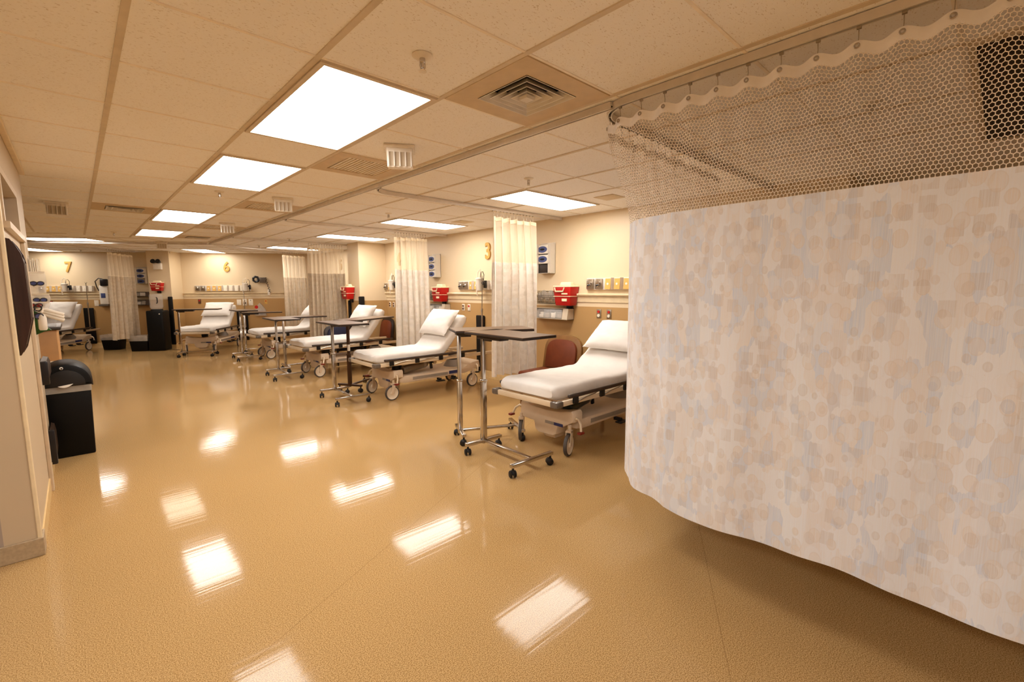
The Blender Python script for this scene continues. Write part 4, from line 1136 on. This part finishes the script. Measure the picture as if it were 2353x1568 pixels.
def organiser(label, loc, rotz, mt_, n=5, W=.66, H=.15, D=.15):
    t = thing('wall_organiser', label, 'wall organiser', loc, rotz, 'wall organisers with clear bins')
    def shell(m):
        m.box(0, .006, -W / 2, W / 2, 0, H); m.box(0, D, -W / 2, W / 2, 0, .008, .002); m.box(0, D - .03, -W / 2, W / 2, H - .006, H)
        m.prism([(0, 0), (D, 0), (D - .03, H), (0, H)], 'y', W / 2 - .09, W / 2); m.prism([(0, 0), (D, 0), (D - .03, H), (0, H)], 'y', -W / 2, -W / 2 + .006)
    M_ = Matrix(((0, 1, 0, 0), (1, 0, 0, 0), (0, 0, 1, 0), (0, 0, 0, 1)))
    def shell2(m):
        m.box(0, .006, -W / 2, W / 2, 0, H); m.box(0, D, -W / 2, W / 2, 0, .008, .002); m.box(0, D - .03, -W / 2, W / 2, H - .006, H)
        m.prism([(0, 0), (D, 0), (D - .03, H), (0, H)], 'y', W / 2 - .09, W / 2)
        m.prism([(0, 0), (D, 0), (D - .03, H), (0, H)], 'y', -W / 2, -W / 2 + .006)
    part(t, 'housing', mt_, shell2)
    pw = (W - .1) / n
    for k in range(n):
        y0 = -W / 2 + .008 + k * pw
        b = part(t, 'clear_bin', 'clear_plastic', lambda m: m.prism([(.012, .012), (D + .008, .012), (D - .016, H - .016), (.012, H - .016)], 'y', 0, pw - .006), loc=(0, y0, 0), key=('cbin', n, W))
        rr_ = random.Random(k * 7 + n)
        part(b, 'supplies', 'box_white' if k % 2 else 'liner_film', lambda m: [m.box(.03 + q * .025, .05 + q * .025, .012, pw - .02, .018, .05 + rr_.random() * .06, .003) for q in range(4)])
    return t
organiser('grey wall organiser with five clear bins above the red chair', WM(4.30, 1.06), RM, 'organiser_grey')
organiser('grey wall organiser with clear bins in the number 3 bay', WM(7.14, 1.06), RM, 'organiser_grey', 4)
organiser('brown wall organiser with clear bins left of the water cooler', WF(-7.27, 1.09), RF, 'organiser_brown', 3, .42, .14)
organiser('upper brown wall organiser left of the water cooler', WF(-7.24, 1.31), RF, 'organiser_brown', 2, .40, .12)
def basket(label, loc, rotz):
    t = thing('wire_basket', label, 'basket', loc, rotz, 'dark wire baskets')
    W, D, H = .32, .16, .17
    def wires(m):
        for k in range(13):
            y = -W / 2 + k * W / 12; m.box(D - .002, D + .002, y - .0018, y + .0018, 0, H); m.box(0, D, y - .0015, y + .0015, -.002, .002)
        for k in range(7):
            z = k * H / 6; m.box(D - .002, D + .002, -W / 2, W / 2, z - .0018, z + .0018)
            for s in (-1, 1): m.box(0, D, s * W / 2 - .0018, s * W / 2 + .0018, z - .0018, z + .0018)
        for k in range(6):
            x = k * D / 5
            for s in (-1, 1): m.box(x - .0018, x + .0018, s * W / 2 - .002, s * W / 2 + .002, 0, H)
        m.box(0, .004, -W / 2, W / 2, H - .01, H)
    part(t, 'wire_frame', 'wire_dark', wires, smooth=False)
    part(t, 'contents', 'liner_film', lambda m: [m.ball((.08, -.13 + k * .065, .09 + .03 * (k % 2)), .05, (1, .8, 1.3), 10) for k in range(5)] and None)
    return t
basket('dark wire basket left of the nearest red sharps container', WM(4.385, 1.275), RM)
basket('dark wire basket beside the sharps container of the number 3 bay', WM(7.30, 1.275), RM)

def plate(name, label, loc, rotz, base_mt, dots, cat='wall outlet', group='small wall outlets', w=.07, h=.115):
    t = thing(name, label, cat, loc, rotz, group)
    part(t, 'cover_plate', base_mt, lambda m: m.box(0, .008, -w / 2, w / 2, -h / 2, h / 2, .003), key=('pl', w, h, base_mt))
    for (z, mt_, r) in dots:
        part(t, 'socket', mt_, lambda m, r=r: m.cyl((.006, 0, 0), (.018, 0, 0), r, n=14), key=('so', r, mt_), loc=(0, 0, z))
    return t
cr = [(.024, 'outlet_red', .017), (-.024, 'outlet_white', .02)]
plate('wall_outlet', 'red and white call outlet, left one behind the nearest pillow', WM(3.555, 1.155), RM, 'dull_chrome', cr)
plate('wall_outlet', 'red and white call outlet, right one behind the nearest pillow', WM(3.40, 1.155), RM, 'dull_chrome', cr)
br = [(.024, 'outlet_brown', .018), (-.024, 'outlet_brown', .018)]
plate('wall_outlet', 'left small outlet below the ledge of the number 3 bay', WM(6.42, 1.16), RM, 'outlet_white', br)
plate('wall_outlet', 'right small outlet below the ledge of the number 3 bay', WM(6.26, 1.16), RM, 'outlet_white', cr)
plate('wall_outlet', 'left small outlet on the bay four wall', WM(9.0, 1.15), RM, 'outlet_white', br)
plate('wall_outlet', 'right small outlet on the bay four wall', WM(8.84, 1.15), RM, 'outlet_white', br)
plate('wall_outlet', 'small brown outlet behind the pillow below the number 6', WF(-5.95, 1.17), RF, 'outlet_brown', [(.024, 'outlet_red', .018)])
plate('wall_outlet', 'red outlet above the pillow of the farthest stretcher', WF(-9.33, 1.16), RF, 'outlet_brown', [(.024, 'outlet_red', .02), (-.024, 'outlet_red', .02)])
plate('wall_outlet', 'blank cream wall plate on the far wall, first right of the thin pole', WF(-4.99, 1.14), RF, 'outlet_white', [], w=.11, h=.15)
plate('wall_outlet', 'cream wall plate with a black socket, between two plain plates', WF(-4.85, 1.14), RF, 'outlet_white', [(-.02, 'black_plastic', .03), (.045, 'black_plastic', .012)], w=.11, h=.18)
plate('wall_outlet', 'cream wall plate with hanging wire, left of the plastic bag', WF(-4.70, 1.14), RF, 'outlet_white', [(.05, 'black_plastic', .01)], w=.11, h=.17)
plate('wall_outlet', 'cream wall plate left of the monitor beside the number 7 curtain', WF(-8.34, 1.15), RF, 'outlet_white', [], w=.1, h=.15)
plate('wall_outlet', 'small dark outlet right of the hanging plastic bag', WF(-4.32, 1.15), RF, 'outlet_yellow', [(.02, 'outlet_red', .015)], w=.07, h=.12)

# blood pressure unit on the far wall
t = thing('blood_pressure_unit', 'dark blood pressure cuff and gauge on the wall right of the number 6', 'blood pressure unit', WF(-4.35, 1.6), RF)
part(t, 'basket', 'bumper_grey', lambda m: m.frustum(.01, .09, -.07, .07, .06, .2, .01, .015, .006))
part(t, 'cuff', 'black_plastic', lambda m: (m.tube([(.08, -.16 + .07 * math.cos(k * .9), .15 + .07 * math.sin(k * .9)) for k in range(9)], .03, 8),))
part(t, 'coiled_tube', 'rail_dark', lambda m: m.tube([(.07 + .02 * math.sin(k * 1.5), .07 + .004 * k + .02 * math.cos(k * 1.5), .2 - k * .016) for k in range(26)], .008, 6))
part(t, 'gauge', 'box_white', lambda m: (m.box(0, .05, .1, .16, -.28, -.12, .01), m.cyl((.05, .13, -.2), (.055, .13, -.2), .025, n=14)))
t = thing('patient_belongings_bag', 'clear plastic bag with red print hanging on the far wall', 'plastic bag', WF(-4.46, .93), RF)
part(t, 'bag', 'liner_film', lambda m: m.prism([(-.14, -.15), (.15, -.16), (.14, .0), (.05, .14), (.0, .19), (-.05, .14), (-.12, .02)], 'x', .01, .1, .02))
part(t, 'print', 'outlet_red', lambda m: m.lathe([(.0, 0), (.045, 0), (.045, .003), (.022, .003), (.0, .0031)], 18, M=Matrix.Translation((.101, -.075, .08)) @ Matrix.Rotation(PI / 2, 4, 'Y')))
part(t, 'contents', 'box_blue', lambda m: m.ball((.06, .03, -.07), .07, (.5, 1.3, .9), 12))
# vital sign monitor by the seventh bay curtain
t = thing('vital_signs_monitor', 'pale wall monitor with dark cuff left of the number 7 curtain', 'monitor', WF(-8.13, 1.4), RF)
part(t, 'panel', 'box_white', lambda m: m.box(.0, .06, -.1, .1, -.28, .2, .02))
part(t, 'screen', 'box_blue', lambda m: m.box(.06, .065, -.06, .04, -.12, .0, .004))
part(t, 'cuff_holder', 'black_plastic', lambda m: (m.box(.0, .1, -.04, .1, .18, .36, .02)))
part(t, 'hose', 'rail_dark', lambda m: m.tube([(.05, .0, .36), (.06, -.08, .38), (.06, -.16, .3), (.05, -.14, .16), (.05, -.1, .06)], .012, 8))
part(t, 'lower_tray', 'bumper_grey', lambda m: m.box(0, .1, -.11, .1, -.33, -.28, .01))
# emergency lamp on the far pier
t = thing('emergency_light', 'twin black lamp heads over a white box, high on the far pier', 'emergency light', WF(-6.575, 2.05, 0, 13.0), RF)
part(t, 'housing', 'white_enamel', lambda m: m.box(0, .08, -.085, .095, -.07, .09, .012))
for s in (-1, 1):
    l_ = part(t, 'lamp_head', 'black_plastic', lambda m, s=s: m.lathe([(0, -.03), (.04, -.025), (.056, .04), (.05, .045), (0, .03)], 16, (0, 0, 0), M=Matrix.Translation((.07, .055 * s - .01, .125)) @ Matrix.Rotation(R(75), 4, 'Y')))
# black padded bumpers
def bumper(label, loc, rotz, w, h, d=.05, name='wall_bumper'):
    t = thing(name, label, 'wall bumper', loc, rotz, 'tall black wall bumpers')
    part(t, 'pad', 'bumper_black', lambda m: m.box(.008, d, -w / 2, w / 2, 0, h, .014, 3))
    part(t, 'mounting_strip', 'duct_black', lambda m: m.box(0, .01, -w / 2 + .01, w / 2 - .01, .02, h - .02))
    return t
bumper('tall black wall bumper behind the number 3 bay pillow', WM(5.93, .10), RM, .19, .94)
bumper('thin tall black bumper on the corner of the square pier', (4.31, 9.14, .1), -PI / 2, .12, 1.23)
bumper('thin black post below the sharps container on the square pier', (4.29, 9.59, .1), RM, .07, 1.14)
bumper('tall black bumper at the right edge of the far pier', WF(-6.36, .1, .0, 13.0), RF, .10, 1.21)
bumper('tall black wall bumper right of the number 6 stretcher, left one of a pair', WF(-5.01, .12), RF, .10, .80)
bumper('tall black wall bumper right of the number 6 stretcher, right one of a pair', WF(-4.84, .12), RF, .10, .80)
bumper('wide black wall bumper between the farthest stretcher and its curtain', WF(-8.52, .11), RF, .22, .92)

# ------------------------------------------------------------------ chairs
def chair(label, loc, rotz, fab, frame_mt='olive_wood'):
    """faces local -x"""
    t = thing('guest_chair', label, 'chair', loc, rotz, 'upholstered guest chairs')
    part(t, 'seat', fab, lambda m: m.box(-.29, .2, -.29, .29, .37, .46, .035, 3))
    def outline(w, h, z0, n=14):
        P = [(-w, z0)]
        for k in range(n + 1):
            a = PI - PI * k / n
            P.append((w * math.copysign(abs(math.cos(a)) ** .62, math.cos(a)), z0 + (h - z0) * (.52 + .48 * math.sin(a) ** .8)))
        P.append((w, z0)); return P
    Mb = Matrix.Translation((.2, 0, .44)) @ Matrix.Rotation(R(10), 4, 'Y')
    part(t, 'backrest', fab, lambda m: m.prism(outline(.24, .395, .02), 'x', -.035, .02, .014, M=Mb))
    part(t, 'back_shell', frame_mt, lambda m: m.prism(outline(.30, .455, .0), 'x', .0, .05, .014, M=Mb))
    part(t, 'seat_frame', frame_mt, lambda m: m.box(-.28, .22, -.28, .28, .33, .375, .01))
    for x in (-.25, .2):
        for s in (-1, 1): part(t, 'leg', frame_mt, lambda m: m.cyl((0, 0, 0), (0, 0, .34), .016, .022, 12), key=('cleg', frame_mt), loc=(x, s * .25, 0))
    return t
chair('rust coloured chair with rounded back between curtain and nearest bed', (4.24, 3.81, 0), R(2), 'rust_vinyl')
chair('dark rust chair partly hidden behind the bay four pillow', (4.5, 8.86, 0), R(0), 'rust_vinyl', 'edge_dark').scale = (.9, .9, 1)
chair('dark blue chair half hidden behind the bay four stretcher', (3.86, 9.0, 0), R(90), 'blue_fabric', 'edge_dark').scale = (1, 1, .86)

# ------------------------------------------------------------------ water cooler, bins
p = ab(12.66, -6.52)
t = thing('water_cooler', 'black water cooler with clear bottle before the far pier', 'water cooler', (p[0], p[1], 0), RF)
part(t, 'cabinet', 'bin_black', lambda m: m.box(-.16, .17, -.17, .19, 0, .98, .03, 3))
part(t, 'collar', 'bin_black', lambda m: m.lathe([(0, .98), (.13, .98), (.12, 1.01), (0, 1.01)], 20))
b_ = part(t, 'water_bottle', 'clear_plastic', lambda m: m.lathe([(0, .99), (.07, .99), (.135, 1.05), (.135, 1.12), (.128, 1.135), (.135, 1.15), (.135, 1.24), (.128, 1.255), (.135, 1.27), (.135, 1.35), (.12, 1.375), (0, 1.38)], 24))
part(b_, 'bottle_handle', 'black_plastic', lambda m: m.tube([(.12, .07, 1.16), (.15, .1, 1.18), (.15, .1, 1.28), (.12, .07, 1.30)], .012, 8))
part(t, 'tap', 'white_enamel', lambda m: m.ball((.175, .13, .90), .014))
part(t, 'power_cord', 'black_rubber', lambda m: m.tube([(.0, .19, .03), (.0, .27, .012), (.06, .36, .01), (.0, .46, .012)], .006, 6))
def waste_bin(label, loc, rotz, proto=[None]):
    if proto[0] is None:
        t = thing('waste_bin', label, 'bin', loc, rotz, 'low black bins with clear liners')
        part(t, 'tub', 'bin_black', lambda m: m.frustum(-.13, .13, -.17, .17, 0, .3, .025, .03, .01))
        part(t, 'liner', 'liner_film', lambda m: m.frustum(-.157, .157, -.203, .203, .25, .38, .004, .004))
        proto[0] = t; return t
    return again(proto[0], loc, rotz, label)
p = ab(13.2, -7.35); waste_bin('low black bin half behind the number 7 bay curtain', (.62, 15.2, 0), RF)
p = ab(12.82, -6.93); waste_bin('low black bin with clear liner left of the water cooler', (*ab(12.66, -6.91), 0), RF)

# ------------------------------------------------------------------ left side: large whale bin, rails, desk, counter
t = thing('trash_can', 'tall black trash can with dome lid, googly eye and white mouth', 'trash can', (-.125, 5.80, 0))
part(t, 'body', 'bin_black', lambda m: m.frustum(-.148, .15, -.2, .2, 0, .60, .012, .012, .012))
part(t, 'liner', 'liner_film', lambda m: m.frustum(-.166, .166, -.216, .216, .585, .64, .003, .003))
def dome(m):
    P = [(-.18, .63)]
    for k in range(19):
        a = PI - PI * k / 18; P.append((.18 * math.copysign(abs(math.cos(a)) ** .95, math.cos(a)), .655 + .185 * math.sin(a) ** .95))
    P.append((.18, .63)); m.prism(P, 'y', -.225, .225, .03)
l_ = part(t, 'dome_lid', 'bin_black', dome)
part(l_, 'swing_flap', 'black_rubber', lambda m: m.prism([(-.13, .645)] + [(.13 * math.cos(PI - PI * k / 14), .66 + .125 * math.sin(PI - PI * k / 14)) for k in range(15)] + [(.13, .645)], 'y', -.231, -.222, .003))
e_ = part(l_, 'googly_eye', 'eye_white', lambda m: m.lathe([(0, 0), (.012, 0), (.012, .004), (0, .008)], 20, M=Matrix.Translation((-.015, -.232, .805)) @ Matrix.Rotation(PI / 2, 4, 'X')))
part(t, 'eye_pupil', 'black_rubber', lambda m: m.cyl((-.013, -.239, .803), (-.013, -.2415, .803), .0065, n=14))
part(t, 'paper_mouth', 'eye_white', lambda m: m.prism([(-.05, .648)] + [(-.05 + .1 * k / 10, .648 + .014 * k / 10 - .022 * math.sin(PI * k / 10)) for k in range(1, 10)] + [(.05, .662)], 'y', -.236, -.226))
t = thing('linen_hamper', 'white lidded hamper just behind the black trash can', 'hamper', (-.27, 6.42, 0))
part(t, 'tub', 'white_lid', lambda m: m.frustum(-.14, .14, -.14, .14, 0, .70, .02, .02, .012))
part(t, 'lid', 'white_lid', lambda m: m.box(-.18, .18, -.18, .18, .70, .765, .02))
def rail(label, z0, z1, y0, y1, d):
    t = thing('wall_handrail', label, 'handrail', (XL, (y0 + y1) / 2, z0))
    h = z1 - z0; L = (y1 - y0) / 2
    part(t, 'rail', 'handrail_brown', lambda m: m.prism([(.012, .0), (d * .8, .01), (d, h * .25), (d, h * .75), (d * .8, h - .01), (.012, h)], 'y', -L + .03, L, .0))
    part(t, 'end_cap', 'black_plastic', lambda m: m.box(.0, d + .003, -L, -L + .034, -.003, h + .003, .012))
    return t
# prism with axis y takes (x,z)
rail('upper dark brown handrail on the left wall, beside the trash can', .755, .935, 5.02, 5.48, .052)
rail('lower dark brown bumper rail on the left wall, near the floor', .08, .36, 5.16, 5.49, .04)
# wall desk seen from its end
t = thing('wall_desk', 'closed dark wood wall desk hung on the left side wall', 'wall desk', (XL, 3.63, 1.13))
PRF = [(.0, .0), (.012, .0), (.03, .035), (.062, .17), (.066, .19), (.064, .45), (.064, .50), (.056, .55), (.038, .595), (.02, .625), (.0, .63)]
part(t, 'side_panel', 'wood_dark', lambda m: m.prism(PRF, 'y', 0, .02, .002))
part(t, 'side_panel', 'wood_dark', lambda m: m.prism(PRF, 'y', .18, .20, .002))
part(t, 'body', 'wood_dark', lambda m: m.prism([(.0, .03), (.03, .05), (.058, .17), (.062, .19), (.058, .52), (.035, .58), (.0, .60)], 'y', .02, .18))
part(t, 'drop_front', 'wood_dark', lambda m: m.prism([(.060, .20), (.067, .20), (.065, .5), (.058, .5)], 'y', .03, .17, .002))
# counter of the nurse station
t = thing('nurse_counter', 'end of a tan counter with dark top behind the trash can', 'counter', (-1.0, 7.45, 0))
part(t, 'cabinet', 'counter_tan', lambda m: m.box(-1.2, .82, -.4, .4, 0, 1.05, .004))
part(t, 'worktop', 'counter_top', lambda m: m.box(-1.22, .855, -.43, .43, 1.05, 1.085, .006))
t = thing('hand_gel_bottle', 'clear bottle with grey label standing on the dark counter end', 'bottle', (-.215, 7.14, 1.085))
part(t, 'bottle', 'clear_plastic', lambda m: m.lathe([(0, 0), (.036, 0), (.04, .012), (.04, .11), (.03, .13), (0, .132)], 20))
part(t, 'label_wrap', 'label_grey', lambda m: m.lathe([(.041, .13), (.041, .17), (.03, .175), (0, .176)], 20))
single('card_reader', 'black_plastic', lambda m: m.box(-.04, .04, -.05, .05, 0, .11, .008), 'small black box on the counter beside the clear bottle', 'box', (-.30, 7.12, 1.085))
# things hung on the left wall beyond the desk
YB = 4.86
t = thing('document_pocket', 'clear acrylic pocket rack above the bags on the left wall', 'pocket rack', (XL, YB + .1, 1.615))
part(t, 'pocket', 'clear_plastic', lambda m: (m.box(.02, .026, -.05, .05, 0, .12), m.box(.07, .075, -.05, .05, 0, .1), m.box(.02, .075, -.05, .05, -.004, .001)))
part(t, 'papers', 'box_white', lambda m: [m.box(.03 + k * .01, .034 + k * .01, -.04, .04, .004, .09 + .01 * (k % 2)) for k in range(4)])
part(t, 'back_clip', 'milky_plastic', lambda m: m.box(0, .02, -.03, .03, -.01, .1))
def zip_bag(label, z, w, h, glasses_label, lens, dx, y):
    t = thing('plastic_bag', label, 'plastic bag', (XL, y, z))
    part(t, 'film', 'bag_film', lambda m: m.prism([(.0, .01), (w * .3, .0), (w, -.01), (w * 1.04, -h * .4), (w * .96, -h), (w * .5, -h * 1.03), (.0, -h)], 'y', -.012, .05, .006))
    part(t, 'zip_strip', 'milky_plastic', lambda m: m.box(.0, w, -.014, .0, -.012, -.002))
    g = thing('safety_glasses', glasses_label, 'glasses', (XL + dx, y - .022, z - h * .55))
    for s in (-1, 1):
        part(g, 'lens_rim', 'black_plastic', lambda m, s=s: m.tube([(.018 * s + .017 * math.cos(2 * PI * k / 14), -.004 * s, .013 * math.sin(2 * PI * k / 14)) for k in range(14)], .0042, 6, True))
        part(g, 'lens', lens, lambda m, s=s: m.lathe([(0, 0), (.015, 0), (.015, .003), (0, .003)], 14, M=Matrix.Translation((.018 * s, -.004 * s, 0)) @ Matrix.Diagonal((1, 1, .8, 1)) @ Matrix.Rotation(PI / 2, 4, 'X')))
        part(g, 'temple', 'black_plastic', lambda m, s=s: m.tube([(.034 * s, -.004, .006), (.03 * s, .02, .012), (-.02, .035, -.02)], .004, 6))
zip_bag('topmost clear bag of dark glasses on the left wall', 1.62, .10, .16, 'dark blue glasses inside the topmost clear bag', 'blue_lens', .055, YB)
zip_bag('second clear bag of glasses on the left wall', 1.455, .11, .08, 'blue lensed glasses in the second clear bag', 'blue_lens', .06, YB + .03)
zip_bag('lowest clear bag with a red band on the left wall', 1.40, .105, .05, 'red and black glasses in the lowest clear bag', 'red_plastic', .035, YB - .01)
t = thing('glove_tubes', 'bundle of clear plastic sleeves sticking out above the green bag', 'sleeves', (XL, YB + .16, 1.36))
for k in range(3): part(t, 'sleeve', 'milky_plastic', lambda m, k=k: m.cyl((.02, .01 * k, .0 - .02 * k), (.17, .05, -.07 - .022 * k), .012, .016, 10))
t = thing('green_bag', 'bright green hanging bag beside the dark wall desk', 'bag', (XL, YB + .04, 1.145))
part(t, 'pouch', 'green_bag', lambda m: m.prism([(.0, .0), (.06, .03), (.10, .04), (.075, .07), (.045, .085), (.05, .13), (.07, .15), (.02, .19), (.0, .17)], 'y', -.02, .02, .006))
part(t, 'strap', 'black_plastic', lambda m: m.tube([(.01, 0, .17), (.03, -.02, .21), (.06, -.02, .22), (.055, -.02, .18), (.03, -.02, .19)], .005, 6))
t = thing('wipe_dispenser', 'white wipe bottle hanging against the green bag', 'dispenser', (XL + .06, YB - .03, 1.19))
part(t, 'bottle', 'milky_plastic', lambda m: m.lathe([(0, 0), (.018, 0), (.024, .01), (.024, .09), (.016, .115), (0, .12)], 18))
part(t, 'nozzle', 'milky_plastic', lambda m: m.cyl((0, 0, .13), (.005, 0, .16), .01, n=10))
t = thing('goggle_hook', 'dark goggles hanging over the green bag', 'goggles', (XL + .045, YB - .04, 1.325))
part(t, 'strap_loop', 'black_plastic', lambda m: m.tube([(.02 * math.cos(2 * PI * k / 16), 0, .03 + .022 * math.sin(2 * PI * k / 16)) for k in range(16)], .004, 6, True))
part(t, 'goggle_rim', 'black_plastic', lambda m: m.tube([(.022 * math.cos(2 * PI * k / 16), -.003, -.03 + .02 * math.sin(2 * PI * k / 16)) for k in range(16)], .0055, 6, True))
part(t, 'lens', 'blue_lens', lambda m: m.lathe([(0, 0), (.02, 0), (.02, .003), (0, .003)], 14, M=Matrix.Translation((0, 0, -.03)) @ Matrix.Rotation(PI / 2, 4, 'X')))
t = thing('card_holder', 'narrow grey card holder on the pale wall end at the left edge', 'card holder', (-.325, 3.6, 1.25))
part(t, 'holder', 'bumper_grey', lambda m: m.box(-.03, .0, -.012, 0, 0, .12, .003))
part(t, 'card', 'box_white', lambda m: m.box(-.025, -.005, -.014, -.011, .01, .11))

# ------------------------------------------------------------------ view
scene.view_settings.view_transform = 'Standard'; scene.view_settings.look = 'None'
scene.view_settings.gamma = 1; scene.view_settings.use_curve_mapping = False
scene.view_settings.exposure = 1.06
w = bpy.data.worlds.new('world'); scene.world = w; w.use_nodes = True
w.node_tree.nodes['Background'].inputs[0].default_value = (.5, .4, .3, 1); w.node_tree.nodes['Background'].inputs[1].default_value = .02
scene.cycles.max_bounces = 9; scene.cycles.diffuse_bounces = 6; scene.cycles.glossy_bounces = 4
scene.cycles.transmission_bounces = 6; scene.cycles.transparent_max_bounces = 14
scene.cycles.use_denoising = True
